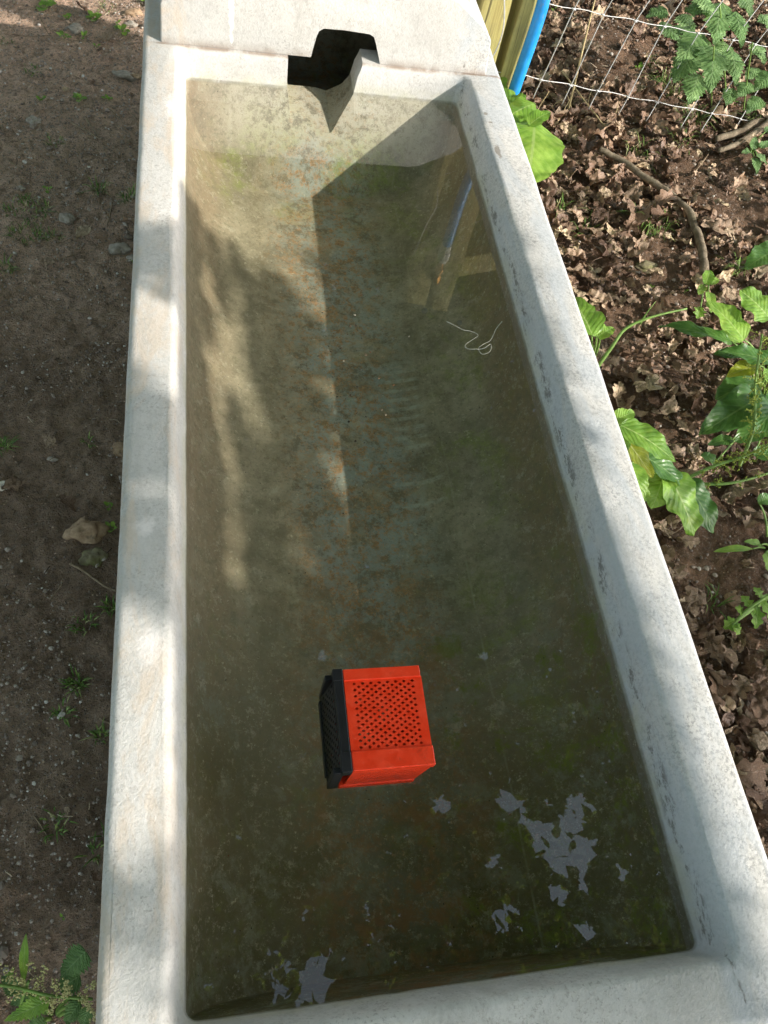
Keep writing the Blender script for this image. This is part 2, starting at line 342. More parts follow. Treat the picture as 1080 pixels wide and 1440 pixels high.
def leaf_mat(name, dark, mid, light, vein, trans=.35, rough=.42, nv=9, yellow=None):
    M = NM(name); uv = M.N('ShaderNodeUVMap'); u, v = M.xyz(uv.outputs[0])[0:2]
    au = M.math('ABSOLUTE', M.math('SUBTRACT', u, .5))
    ph = M.math('FRACT', M.math('ADD', M.math('MULTIPLY', M.math('SUBTRACT', v, M.math('MULTIPLY', au, .55)), nv), M.math('MULTIPLY', M.noise(M.obj, 30, 2), .4)))
    vl = M.map(M.math('ABSOLUTE', M.math('SUBTRACT', ph, .5)), .12, .02)
    mr = M.map(au, .035, .012)
    veins = M.math('MAXIMUM', M.math('MULTIPLY', vl, .6 if 'nettle' in name else .3), mr)
    n = M.noise(M.obj, 38, 5, .6); oi = M.N('ShaderNodeObjectInfo')
    n2 = M.math('ADD', n, M.math('MULTIPLY', M.math('SUBTRACT', oi.outputs['Random'], .5), .22))
    c = M.ramp(n2, [(.3, dark), (.52, mid), (.75, light)])
    if yellow: c = M.mix(M.map(M.noise(M.obj, 22, 4), .56, .68, 0, .6), c, yellow)
    c = M.mix(M.math('MULTIPLY', veins, .7), c, vein)
    hol = M.map(M.vor(M.obj, 42), .085, .06); hol = M.math('MULTIPLY', hol, M.map(M.vor(M.obj, 42, out='Color'), .7, .74))
    c = M.mix(M.math('MULTIPLY', hol, .85), c, (.06, .045, .02))
    M.base(c, rough, .4)
    hh = M.math('ADD', M.math('MULTIPLY', M.math('ABSOLUTE', M.math('SUBTRACT', ph, .5)), 1.1), M.math('MULTIPLY', M.noise(M.obj, 130, 3), .4))
    nrm = M.bump(hh, .85 if 'nettle' in name else .42, .003)
    tr = M.N('ShaderNodeBsdfTranslucent'); M.set(tr.inputs[0], M.mix(.65, c, light)); M.set(tr.inputs['Normal'], nrm)
    mx = M.N('ShaderNodeMixShader'); mx.inputs[0].default_value = trans
    M.nt.links.new(M.b.outputs[0], mx.inputs[1]); M.nt.links.new(tr.outputs[0], mx.inputs[2]); M.nt.links.new(mx.outputs[0], M.out.inputs[0])
    return M.m
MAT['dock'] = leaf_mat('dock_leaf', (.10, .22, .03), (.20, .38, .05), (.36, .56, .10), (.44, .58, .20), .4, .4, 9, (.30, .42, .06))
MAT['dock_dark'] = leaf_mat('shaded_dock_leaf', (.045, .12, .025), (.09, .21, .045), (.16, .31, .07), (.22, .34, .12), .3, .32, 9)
MAT['dock_yellow'] = leaf_mat('yellowing_dock_leaf', (.20, .26, .02), (.36, .40, .03), (.5, .5, .06), (.5, .5, .2), .4, .45, 8)
MAT['nettle'] = leaf_mat('nettle_leaf', (.08, .17, .05), (.15, .28, .09), (.26, .41, .15), (.27, .40, .18), .3, .55, 8)
MAT['stem'] = simple('green_stem', (.16, .27, .06), .5, .4, .3, 40)
MAT['flower'] = simple('pale_nettle_flower', (.46, .44, .20), .8, .2, .3, 300)
MAT['dockseed'] = simple('green_dock_seed', (.26, .32, .06), .7, .2, .4, 300)
def litter_mat():
    M = NM('dead_oak_leaf'); uv = M.N('ShaderNodeUVMap'); u, v = M.xyz(uv.outputs[0])[0:2]
    au = M.math('ABSOLUTE', M.math('SUBTRACT', u, .5)); oi = M.N('ShaderNodeObjectInfo')
    r = M.math('FRACT', M.math('ADD', M.geo.outputs['Random Per Island'], M.math('MULTIPLY', oi.outputs['Random'], 7.3)))
    n = M.noise(M.obj, 60, 5, .7)
    c = M.ramp(r, [(0, (.10, .055, .033)), (.25, (.24, .14, .085)), (.5, (.36, .24, .155)), (.8, (.48, .345, .235)), (1, (.60, .47, .30))])
    c = M.mix(M.map(n, .48, .64, 0, .7), c, (.07, .04, .028)); vn = M.math('FRACT', M.math('MULTIPLY', M.math('SUBTRACT', v, M.math('MULTIPLY', au, .7)), 6.0)); c = M.mix(M.map(M.math('ABSOLUTE', M.math('SUBTRACT', vn, .5)), .08, .02, 0, .35), c, (.07, .04, .03)); c = M.mix(M.map(M.noise(M.pos, 200, 3, .8), .56, .66, 0, .5), c, (.42, .33, .26))
    mr = M.map(au, .04, .01); c = M.mix(M.math('MULTIPLY', mr, .5), c, (.33, .23, .15))
    M.base(c, .5, .4); M.bump(M.math('ADD', n, M.math('MULTIPLY', mr, .6)), .9, .004); return M.m
MAT['litter'] = litter_mat()
def grass_mat():
    M = NM('grass'); r = M.geo.outputs['Random Per Island']
    c = M.ramp(r, [(0, (.06, .12, .02)), (.6, (.13, .23, .045)), (.9, (.24, .33, .09)), (1, (.42, .38, .2))])
    M.base(c, .5, .3); return M.m
MAT['grass'] = grass_mat()
def canopy_mat():
    M = NM('tree_foliage'); r = M.geo.outputs['Random Per Island']
    c = M.ramp(r, [(0, (.04, .08, .012)), (.5, (.08, .15, .02)), (1, (.17, .26, .04))])
    M.base(c, .5, .3); tr = M.N('ShaderNodeBsdfTranslucent'); M.set(tr.inputs[0], M.mix(.5, c, (.45, .55, .06)))
    mx = M.N('ShaderNodeMixShader'); mx.inputs[0].default_value = .55
    M.nt.links.new(M.b.outputs[0], mx.inputs[1]); M.nt.links.new(tr.outputs[0], mx.inputs[2]); M.nt.links.new(mx.outputs[0], M.out.inputs[0])
    return M.m
MAT['canopy'] = canopy_mat()

def water_mat():
    m = bpy.data.materials.new('trough_water'); m.use_nodes = True; n = m.node_tree; n.nodes.clear()
    out = n.nodes.new('ShaderNodeOutputMaterial'); tr = n.nodes.new('ShaderNodeBsdfTransparent'); gl = n.nodes.new('ShaderNodeBsdfGlossy')
    tr.inputs[0].default_value = (1, 1, 1, 1); gl.inputs['Roughness'].default_value = 0.0; gl.inputs[0].default_value = (1, 1, 1, 1)
    # Schlick reflectance, the same from above and from below
    ge = n.nodes.new('ShaderNodeNewGeometry'); dp = n.nodes.new('ShaderNodeVectorMath'); dp.operation = 'DOT_PRODUCT'
    n.links.new(ge.outputs['Normal'], dp.inputs[0]); n.links.new(ge.outputs['Incoming'], dp.inputs[1])
    def mth(op, a, b):
        q = n.nodes.new('ShaderNodeMath'); q.operation = op
        for i, v in enumerate((a, b)):
            if isinstance(v, bpy.types.NodeSocket): n.links.new(v, q.inputs[i])
            else: q.inputs[i].default_value = v
        return q.outputs[0]
    fz = mth('ADD', mth('MULTIPLY', mth('POWER', mth('SUBTRACT', 1.0, mth('ABSOLUTE', dp.outputs['Value'], 0)), 5), .945), .055)
    tc = n.nodes.new('ShaderNodeNewGeometry'); no = n.nodes.new('ShaderNodeTexNoise'); no.inputs['Scale'].default_value = 3.0; no.inputs['Detail'].default_value = 1
    bp = n.nodes.new('ShaderNodeBump'); bp.inputs['Strength'].default_value = .07; bp.inputs['Distance'].default_value = .004
    n.links.new(tc.outputs['Position'], no.inputs['Vector']); n.links.new(no.outputs[0], bp.inputs['Height'])
    n.links.new(bp.outputs[0], gl.inputs['Normal'])
    mx = n.nodes.new('ShaderNodeMixShader'); n.links.new(fz, mx.inputs[0]); n.links.new(tr.outputs[0], mx.inputs[1]); n.links.new(gl.outputs[0], mx.inputs[2])
    n.links.new(mx.outputs[0], out.inputs[0])
    ab = n.nodes.new('ShaderNodeVolumeAbsorption'); ab.inputs[0].default_value = (.82, .80, .64, 1); ab.inputs[1].default_value = 1.2
    n.links.new(ab.outputs[0], out.inputs['Volume'])
    return m
MAT['water'] = water_mat()

# ------------------------------------------------------------------ ground (one sheet to the horizon)
def gz(x, y):
    if x < .3:
        h = -.425 + .012*noise.noise(Vector((x*3, y*3, 0))) + .006*noise.noise(Vector((x*11, y*11, 3)))
    else:
        h = -.365 + .025*noise.noise(Vector((x*2.3, y*2.3, 5))) + .012*noise.noise(Vector((x*8, y*8, 7)))
        h += .05*max(0, min(1, (x - 1.1)))*1.0
        h += .045*math.exp(-(((x-1.35)/.22)**2 + ((y-2.62)/.3)**2))
    return h
def axis(lo, hi, st, far):
    a = list(np.arange(lo, hi + 1e-6, st)); s = st; q = a[-1]; b = []
    while q < far: s *= 1.5; q += s; b.append(q)
    q = a[0]; s = st; c = []
    while q > -far: s *= 1.5; q -= s; c.append(q)
    return c[::-1] + a + b
xs = axis(-.75, 2.7, .010, 900); ys = axis(-.3, 3.7, .010, 900)
vs = []
for y in ys:
    for x in xs:
        z = gz(x, y)
        if -.8 < x < 2.75 and -.35 < y < 3.75:
            p = Vector((x, y, 0))
            z += .0075*noise.noise(p*26) + .0085*noise.noise(p*55 + Vector((3, 1, 2)))
            if x > .3: z += .006*noise.noise(p*40 + Vector((9, 1, 2)))
        elif abs(x) > 12 or abs(y) > 12: z = -.42 + .4*noise.noise(Vector((x*.03, y*.03, 0)))*min(1, (max(abs(x), abs(y)) - 12)/40)
        vs.append((x, y, z))
nx = len(xs); fs = [(j*nx+i, j*nx+i+1, (j+1)*nx+i+1, (j+1)*nx+i) for j in range(len(ys)-1) for i in range(nx-1)]
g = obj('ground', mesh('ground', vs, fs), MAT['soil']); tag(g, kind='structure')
def onground(px, py, lift=0.0):
    z = -.4
    for _ in range(12):
        p = P(px, py, z); z = gz(p.x, p.y) + lift
    return P(px, py, z)

# ------------------------------------------------------------------ concrete trough
DEPTH = .19
def rrect(x0, x1, y0, y1, r, nc=6, ns=1):
    r = max(1e-4, min(r, (x1-x0)/2*.98, (y1-y0)/2*.98)); pts = []
    for (cx, cy, a0), ns in zip(((x1-r, y0+r, -90), (x1-r, y1-r, 0), (x0+r, y1-r, 90), (x0+r, y0+r, 180)), (70, 24, 70, 24)):
        for k in range(nc+1):
            a = R_(a0 + 90*k/nc); pts.append((cx + r*math.cos(a), cy + r*math.sin(a)))
        dx, dy = {-90: (0, 1), 0: (-1, 0), 90: (0, -1), 180: (1, 0)}[a0]; L = (y1-y0-2*r) if dy else (x1-x0-2*r); px, py = pts[-1]
        for k in range(1, ns): pts.append((px + dx*L*k/ns, py + dy*L*k/ns))
    return pts
def loft(levels, amp=.0016):
    v = []; f = []; n = len(levels[0][0])
    for pts, z in levels:
        q = amp if z > -.12 else 0
        for x, y in pts:
            m = noise.noise_vector(Vector((x*7, y*7, z*20)))*q + noise.noise_vector(Vector((x*38, y*38, z*30)))*q*.45; v.append((x + m.x, y + m.y, z + m.z*.6))
    for i in range(len(levels)-1):
        for k in range(n): f.append((i*n+k, i*n+(k+1)%n, (i+1)*n+(k+1)%n, (i+1)*n+k))
    f.append(tuple(range(n))[::-1]); f.append(tuple((len(levels)-1)*n + k for k in range(n)))
    return v, f
BX0, BX1, BY0, BY1 = -.086, .699, -.084, 2.16
lv = [(rrect(BX0+.04, BX1-.04, BY0+.04, BY1-.04, .05), -.47), (rrect(BX0+.012, BX1-.012, BY0+.012, BY1-.012, .05), -.20), (rrect(BX0, BX1, BY0, BY1, .035), .02)]
rr = .013
for k in range(1, 7):
    a = k/6*math.pi/2; ins = rr*(1-math.cos(a)); hgt = .060-rr + rr*math.sin(a)
    if k == 1: lv.append((rrect(BX0, BX1, BY0, BY1, .035), .060-rr))
    lv.append((rrect(BX0+ins, BX1-ins, BY0+ins, BY1-ins, .035), hgt))
body = mesh('basin', *loft(lv))
# cavity cutter
lv = []
NA = 22
for k in range(NA+1):
    a = k/NA*math.pi/2                       # 0 = bottom, pi/2 = waterline
    d = DEPTH*math.cos(a)**(.80)
    wx = .30*max(.02, math.sin(a))**(.86)
    zz = -d if k < NA else 0.0
    e = .115*(d/DEPTH)
    rc = .004 if d > .012 else .012
    lv.append((rrect(.30-wx, .30+wx, .0+e*.22, 1.722-e, rc), zz))
for (z, ins) in ((.012, .0035), (.030, .0085), (.047, .013), (.0535, .0155), (.0570, .018), (.0590, .0215), (.0602, .026), (.0625, .045)):
    lv.append((rrect(-ins, .60+ins, -ins, 1.722+ins, .013+ins*.6), z))
lv.append((rrect(-.045, .645, -.045, 1.767, .03), .2))
cut = mesh('cut', *loft(lv))
NX0, NX1 = .214, .368
def prism_y(poly, y0, y1, y1poly=None):
    n = len(poly); p2 = y1poly or poly
    v = [(x, y0, z) for x, z in poly] + [(x, y1, z) for x, z in p2]
    f = [(k, (k+1)%n, n+(k+1)%n, n+k) for k in range(n)] + [tuple(range(n))[::-1], tuple(range(n, 2*n))]
    return v, f
notch = mesh('notch', *prism_y([(NX0, .1), (NX0, .0), (NX0+.01, -.055), (NX1-.055, -.075), (NX1-.006, .0), (NX1, .035), (NX1+.006, .05), (NX1+.02, .1)], 1.66, 1.86,
                               [(NX0, .1), (NX0, .0), (NX0+.01, -.03), (NX1-.055, -.03), (NX1-.006, .0), (NX1, .035), (NX1+.006, .05), (NX1+.02, .1)]))
def boolean(me, cutters, name):
    o = bpy.data.objects.new(name, me); col.objects.link(o); tmp = []
    for c in cutters:
        bm = bmesh.new(); bm.from_mesh(c); bmesh.ops.recalc_face_normals(bm, faces=bm.faces); bm.to_mesh(c); bm.free()
        co = bpy.data.objects.new('tmp', c); col.objects.link(co); tmp.append(co)
        m = o.modifiers.new('b', 'BOOLEAN'); m.operation = 'DIFFERENCE'; m.object = co; m.solver = 'EXACT'
    bm = bmesh.new(); bm.from_mesh(me); bmesh.ops.recalc_face_normals(bm, faces=bm.faces); bm.to_mesh(me); bm.free()
    dg = bpy.context.evaluated_depsgraph_get(); dg.update()
    res = bpy.data.meshes.new_from_object(o.evaluated_get(dg)); res.name = name
    for t in tmp + [o]: bpy.data.objects.remove(t)
    return res
chamber = mesh('chamber', *MB().box((.03, 1.80, -.16), (.58, 2.08, .3)).__dict__.get('x', None) or (MB().box((.03, 1.80, -.16), (.58, 2.08, .3)).v, MB().box((.03, 1.80, -.16), (.58, 2.08, .3)).f))
basin_me = boolean(body, [cut, notch, chamber], 'basin')
basin_me.polygons.foreach_set('use_smooth', [True]*len(basin_me.polygons)); sharp(basin_me, 32)
trough = empty('water_trough', (.3, 1.0, -.43), 'long weathered grey concrete water trough full of greenish water with a raised head block', 'water trough')
def child(name, me, mat, parent):
    o = obj(name, me, mat, parent); o.matrix_parent_inverse = Matrix.Translation(-parent.location); return o
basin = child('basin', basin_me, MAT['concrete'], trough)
# head block with the overflow mouth
def head():
    pts = [(-.0505, .0605), (-.048, .13), (-.040, .165), (.01, .198), (.05, .205), (.54, .205), (.565, .198), (.640, .150), (.656, .128), (.661, .0605)]
    off = [(x + (.3-x)*.02, z) for x, z in pts]
    v = [(x, 1.745 + .16*(z-.06), z) for x, z in pts] + [(x, 2.135, z) for x, z in off]
    n = len(pts); f = [(k, (k+1)%n, n+(k+1)%n, n+k) for k in range(n)] + [tuple(range(n))[::-1], tuple(range(n, 2*n))]
    blk = mesh('head', v, f)
    bm = bmesh.new(); bm.from_mesh(blk); bmesh.ops.recalc_face_normals(bm, faces=bm.faces)
    bmesh.ops.bevel(bm, geom=[e for e in bm.edges if min(q.co.z for q in e.verts) > .062 or abs(e.verts[0].co.z-e.verts[1].co.z) > .01], offset=.006, segments=3, affect='EDGES', profile=.6)
    bm.to_mesh(blk); bm.free()
    inner = mesh('in', *prism_y([(.03, .0), (.03, .15), (.58, .15), (.58, .0)], 1.787, 2.09))
    mouth = [(.262, .0), (.262, .055), (.266, .075), (.272, .102), (.276, .112), (.286, .1185), (.33, .1195), (.385, .117), (.395, .112), (.400, .102), (.413, .068), (.417, .055), (.417, .0)]
    mo = mesh('mo', *prism_y(mouth, 1.6, 1.85))
    return boolean(blk, [inner, mo], 'head_block')
hm = head(); hm.polygons.foreach_set('use_smooth', [True]*len(hm.polygons)); sharp(hm, 30)
child('head_block', hm, MAT['concrete'], trough)
# water
wv = MB().box((-.006, -.006, -.215), (.606, 1.80, 0)); wv2 = MB().box((-.006, -.006, -.215), (.606, 2.085, 0.0))
wo = obj('water', mesh('water', wv2.v, wv2.f, False), MAT['water']); tag(wo, kind='structure')

# ------------------------------------------------------------------ red crate
def crate():
    base = Vector((.247, .297, 0.0))
    c = empty('plastic_crate', base, 'small bright red plastic crate with diamond holes and a black end floating in the trough', 'crate')
    X0, X1, Y0, Y1, ZT, ZB = .197, .299, .2345, .362, .045, -.040
    def ch(name, mb, mat, smooth=False, bev=.0012):
        me = mesh(name, mb.v, mb.f, smooth); o = child(name, me, mat, c)
        if bev:
            m = o.modifiers.new('b', 'BEVEL'); m.width = bev; m.segments = 2; m.limit_method = 'ANGLE'
        return o
    def perforated(p00, p10, p11, p01, thick, rows, cols, m, hole=.42, pattern='diamond', sol=None):
        """panel between four corners with staggered diamond holes"""
        A = [Vector(q) for q in (p00, p10, p11, p01)]
        def pt(u, v): return (A[0]*(1-u) + A[1]*u)*(1-v) + (A[3]*(1-u) + A[2]*u)*v
        n = (A[1]-A[0]).cross(A[3]-A[0]).normalized()
        mb = MB(); vid = {}
        verts = []; faces = []
        def V(u, v):
            k = (round(u, 5), round(v, 5))
            if k not in vid: vid[k] = len(verts); verts.append(pt(u, v))
            return vid[k]
        mu, mv, du, dv = m[0], m[1], (1-2*m[0])/cols, (1-2*m[1])/rows
        # border
        g = [0, mu, 1-mu, 1]; h = [0, mv, 1-mv, 1]
        us = [mu + du*i for i in range(cols+1)]; vs_ = [mv + dv*j for j in range(rows+1)]
        for j in range(rows):
            for i in range(cols):
                u0, u1, v0, v1 = us[i], us[i+1], vs_[j], vs_[j+1]; uc, vc = (u0+u1)/2, (v0+v1)/2
                a, b_, c_, d_ = V(u0, v0), V(u1, v0), V(u1, v1), V(u0, v1)
                if (i + j) % 2 == 0:
                    hu, hv = (u1-u0)*hole, (v1-v0)*hole
                    l, r, t, bt = V(uc-hu, vc), V(uc+hu, vc), V(uc, vc+hv), V(uc, vc-hv)
                    faces += [(a, b_, bt), (b_, r, bt), (b_, c_, r), (c_, t, r), (c_, d_, t), (d_, l, t), (d_, a, l), (a, bt, l)]
                else: faces.append((a, b_, c_, d_))
        # frame strips
        for i in range(cols):
            faces.append((V(us[i], 0), V(us[i+1], 0), V(us[i+1], mv), V(us[i], mv))); faces.append((V(us[i], 1-mv), V(us[i+1], 1-mv), V(us[i+1], 1), V(us[i], 1)))
        for j in range(rows):
            faces.append((V(0, vs_[j]), V(mu, vs_[j]), V(mu, vs_[j+1]), V(0, vs_[j+1]))); faces.append((V(1-mu, vs_[j]), V(1, vs_[j]), V(1, vs_[j+1]), V(1-mu, vs_[j+1])))
        for (u0, u1) in ((0, mu), (1-mu, 1)):
            for (v0, v1) in ((0, mv), (1-mv, 1)): faces.append((V(u0, v0), V(u1, v0), V(u1, v1), V(u0, v1)))
        # merge rounding duplicates, solidify
        bm = bmesh.new(); bv = [bm.verts.new(q) for q in verts]
        for f_ in faces:
            try: bm.faces.new([bv[k] for k in f_])
            except ValueError: pass
        bmesh.ops.remove_doubles(bm, verts=bm.verts, dist=1e-5)
        bmesh.ops.recalc_face_normals(bm, faces=bm.faces)
        bmesh.ops.solidify(bm, geom=bm.faces[:], thickness=thick)
        me = bpy.data.meshes.new('panel'); bm.to_mesh(me); bm.free(); return me
    R = MAT['red']; K = MAT['black']
    # top: perforated sheet between two proud flanges
    child('perforated_side', perforated((X0, .256, ZT), (X1, .256, ZT), (X1, .347, ZT), (X0, .347, ZT), .0014, 21, 15, (.10, .03), .485), R, c)
    fl = MB().box((X0-.0005, Y0-.002, ZT-.010), (X1+.001, .2565, ZT+.0022)); ch('near_flange', fl, R)
    fl = MB().box((X0-.0005, .3465, ZT-.009), (X1-.001, Y1, ZT+.0018)); ch('far_flange', fl, R)
    # front (towards the camera), tapering down, with small perforations and lower lip
    child('front_side', perforated((X0+.001, Y0+.002, ZT-.010), (X1-.001, Y0+.002, ZT-.010), (X1-.010, Y0+.003, ZB+.012), (X0-.002, Y0+.003, ZB+.012), .0025, 11, 25, (.10, .16), .36), R, c)
    lip = MB().box((X0-.008, Y0-.001, ZB), (X1-.010, Y0+.012, ZB+.011)); ch('lower_lip', lip, R)
    # far and bottom and right sides
    child('back_side', perforated((X0+.001, Y1-.003, ZT-.009), (X1-.001, Y1-.003, ZT-.009), (X1-.010, Y1-.004, ZB), (X0-.002, Y1-.004, ZB), .0025, 11, 25, (.10, .12), .36), R, c)
    child('right_side', perforated((X1-.002, Y0+.004, ZT-.002), (X1-.002, Y1-.004, ZT-.002), (X1-.011, Y1-.006, ZB), (X1-.011, Y0+.006, ZB), .0025, 11, 25, (.08, .1), .36), R, c)
    child('bottom_side', perforated((X0-.004, Y0+.012, ZB+.001), (X1-.011, Y0+.012, ZB+.001), (X1-.011, Y1-.006, ZB+.001), (X0-.004, Y1-.006, ZB+.001), .0025, 19, 17, (.06, .05), .4), R, c)
    # black end: frame band and lattice face
    b = MB()
    b.box((X0-.0125, Y0-.001, ZT-.012), (X0-.001, Y1+.001, ZT+.0012)); b.box((X0-.0135, Y0-.003, ZT-.012), (X0-.001, .2565, ZT+.0035)); b.box((X0-.0135, .347, ZT-.012), (X0-.001, Y1+.001, ZT+.0028))
    b.box((X0-.022, Y0+.000, ZB-.002), (X0-.009, Y0+.008, ZT-.013)); b.box((X0-.022, Y1-.008, ZB-.002), (X0-.009, Y1-.001, ZT-.013))
    b.box((X0-.024, Y0+.0135, ZB-.002), (X0-.010, Y1-.0135, ZB+.010))
    ch('black_frame', b, K, False, .001)
    child('black_lattice', perforated((X0-.0118, Y0+.008, ZT-.011), (X0-.0118, Y1-.010, ZT-.011), (X0-.021, Y1-.010, ZB+.004), (X0-.021, Y0+.008, ZB+.004), .0012, 9, 21, (.03, .03), .49), K, c)
    return c
crate()

# ------------------------------------------------------------------ fence post, batten, pipe, wires, rail
def plank(name, x0, x1, y0, y1, z0, z1, label, cat, seed, group=None, lean=0.0, top=None):
    bm = bmesh.new(); n = 26; v = []
    for i in range(n+1):
        t = i/n; z = z0 + (z1-z0)*t
        for (x, y) in ((x0, y0), (x1, y0), (x1, y1), (x0, y1)):
            j = noise.noise_vector(Vector((seed + x*9, y*9, z*4)))*.003
            v.append(bm.verts.new((x + lean*t + j.x, y + j.y, z + (.012*(x-x0)/(x1-x0) if i == n else 0))))
    for i in range(n):
        for k in range(4): bm.faces.new((v[i*4+k], v[i*4+(k+1)%4], v[(i+1)*4+(k+1)%4], v[(i+1)*4+k]))
    bm.faces.new(v[:4][::-1]); bm.faces.new(v[-4:])
    bmesh.ops.recalc_face_normals(bm, faces=bm.faces)
    es = [e for e in bm.edges if abs(e.verts[0].co.z - e.verts[1].co.z) > .01 or e.verts[0].co.z > z1-.005]
    bmesh.ops.bevel(bm, geom=es, offset=.004, segments=2, affect='EDGES', profile=.5)
    org = Vector(((x0+x1)/2, (y0+y1)/2, z0)); bmesh.ops.translate(bm, verts=bm.verts, vec=-org)
    me = bpy.data.meshes.new(name); bm.to_mesh(me); bm.free(); me.polygons.foreach_set('use_smooth', [True]*len(me.polygons)); sharp(me, 40)
    o = obj(name, me, MAT['wood'], None, org); return tag(o, label, cat, group)
plank('fence_post', .690, .762, 1.985, 2.075, -.50, .865, 'thick yellowish timber fence post beside the head block of the trough', 'fence post', 1)
plank('fence_batten', .787, .846, 1.990, 2.06, -.50, .895, 'narrow pale timber batten standing directly behind the blue water pipe', 'batten', 5)
wp = empty('water_pipe', (.835, 1.97, -.42), 'bright blue plastic water pipe running up the timber fence post', 'water pipe')
a_, b_, c_, d_ = PY(722, 130, 1.965), PY(765, 0, 1.965), PY(655, 262, 1.965), PY(628, 345, 1.965)
c_.z *= -1; d_.z *= -1
q0 = a_ + (a_ - b_)*.9; q0.z = -.42
pp = [q0, a_.lerp(q0, .5), a_, b_, b_.lerp(c_, .5), c_, d_]
# smooth through Catmull
def catmull(p, n=6):
    out = []
    for i in range(len(p)-1):
        a, b, c, d = p[max(i-1, 0)], p[i], p[i+1], p[min(i+2, len(p)-1)]
        for k in range(n):
            t = k/n; out.append(.5*((2*b) + (c-a)*t + (2*a-5*b+4*c-d)*t*t + (3*b-a-3*c+d)*t**3))
    return out + [p[-1]]
child('pipe', (lambda m: mesh('pipe', m.v, m.f))(MB().tube(catmull(pp), .0155, 16)), MAT['blue'], wp)
e = d_.copy(); mbf = MB().tube([e + Vector((0, 0, z)) for z in (-.005, .0, .018, .0181, .05, .0501, .062)], [.0165, .017, .017, .020, .020, .016, .015], 10)
o = child('coupling', mesh('coupling', mbf.v, mbf.f, False), MAT['white_plastic'], wp)
mbf = MB().tube([e + Vector((0, 0, z)) for z in (.062, .09, .0901, .105, .1051, .12)], [.008, .008, .013, .013, .009, .009], 8).tube([e + Vector((0, 0, .12)), e + Vector((.002, 0, .14)), e + Vector((.004, .008, .155)), e + Vector((.005, .026, .16))], [.011, .012, .012, .009], 8)
child('brass_valve', mesh('brass_valve', mbf.v, mbf.f, False), MAT['brass'], wp)

P0, P1 = Vector((.715, 1.972, -.047)), Vector((1.755, 2.287, -.30)); Q0, Q1 = Vector((.7076, 1.972, .128)), Vector((1.74, 2.35, -.10))
fence = empty('wire_fence', (.9, 2.0, -.4), 'galvanised stock wire fence stretched from the timber post over the dead leaves', 'wire fence')
EXT = 2.3
def hl(k, t):
    if k <= 1: A, B = (P0, P1) if k == 0 else (Q0, Q1)
    else: A = Q0 + Vector((.0, 0, .115*(k-1))); B = Q1 + Vector((-.005*(k-1), .028*(k-1), .155*(k-1)))
    return A.lerp(B, t)
for k in range(6):
    n = 90; pts = []
    for i in range(n+1):
        t = -.06 + (EXT+.06)*i/n; p = hl(k, t)
        p = p + Vector((0, 0, .002*math.sin(i*1.05 + k) + .002*noise.noise(Vector((i*.3, k, 0)))))
        pts.append(p)
    pts[0] = pts[0] + Vector((-.004, .03, -.003))
    child('horizontal_wire', (lambda m: mesh('horizontal_wire', m.v, m.f))(MB().tube(pts, .0011, 6)), MAT['wire'], fence)
def tline(px, py, A, B):
    d = ray(px, py); e = B - A; w0 = CAM - A
    a, b, c, dd, ee = d.dot(d), d.dot(e), e.dot(e), d.dot(w0), e.dot(w0)
    return (a*ee - b*dd)/(a*c - b*b)
upr = [((762, 108), (806, 13)), ((803, 117), (848, 20)), ((841, 126), (893, 29)), ((883, 134), (934, 37)), ((924, 142), (982, 45)), ((973, 151), (1030, 57)), ((1001, 158), (1061, 64)), ((1041, 167), (1098, 72))]
ts = [(tline(*a, P0, P1), tline(*b, Q0, Q1)) for a, b in upr]
dt = (ts[-1][0]-ts[0][0])/7; du = (ts[-1][1]-ts[0][1])/7
k = 1
while ts[-1][0] < EXT-.12: ts.append((ts[-1][0]+dt, ts[-1][1]+du))
for i, (a, b) in enumerate(ts):
    A = hl(0, a); B = hl(1, b); v = (B-A)
    pts = [A - v*.28] + [A] + [hl(k, a + (b-a)*k) for k in range(1, 6)] + [hl(5, a+(b-a)*5) + v*.05]
    fine = []
    for j in range(len(pts)-1):
        for q in range(4):
            p = pts[j].lerp(pts[j+1], q/4); fine.append(p + noise.noise_vector(Vector((i*2.2, j+q/4, 0)))*.0018 + Vector((0, -.003, 0)))
    mb = MB().tube(fine, .0014, 6)
    for j in range(1, 7):
        c = pts[j] + Vector((0, -.002, 0)); mb.tube([c + Vector((-.006, -.001, .002)), c, c + Vector((.006, -.001, -.002))], [.0018, .0030, .0018], 6)
    child('upright_wire', mesh('upright_wire', mb.v, mb.f), MAT['wire'], fence)
# tie wire twisted down the left of the post
tw = [Vector((.700, 1.968, .20)), Vector((.73, 1.955, .12)), Vector((.745, 1.95, .05)), Vector((.735, 1.955, -.02)), Vector((.70, 1.962, -.07)), Vector((.69, 1.98, -.09))]
tag(MB().tube(catmull(tw), .0017, 6).build('tie_wire', MAT['wire'], None, True, tw[0]), 'thin grey tie wire looped over the face of the timber fence post', 'wire')
tw = [Vector((.69, 1.965, .40)), Vector((.70, 1.962, .46)), Vector((.685, 1.965, .53)), Vector((.672, 1.96, .60)), Vector((.668, 1.97, .66))]
tag(MB().tube(catmull(tw), .0016, 6).build('loose_wire', MAT['wire'], None, True, tw[0]), 'crooked loose wire end hanging beside the upper fence post, seen mirrored in the water', 'wire')
# top rail
rail = MB().box((0, -.018, 0), (1.7, .018, .085)); ro = rail.build('fence_rail', MAT['wood'], None, False)
ro.location = (.852, 2.045, .70); ro.rotation_euler = (0, 0, math.atan2(.315, 1.04))
m = ro.modifiers.new('b', 'BEVEL'); m.width = .004; m.segments = 2
tag(ro, 'horizontal timber fence rail fixed near the top of the post, mirrored in the water', 'fence rail')

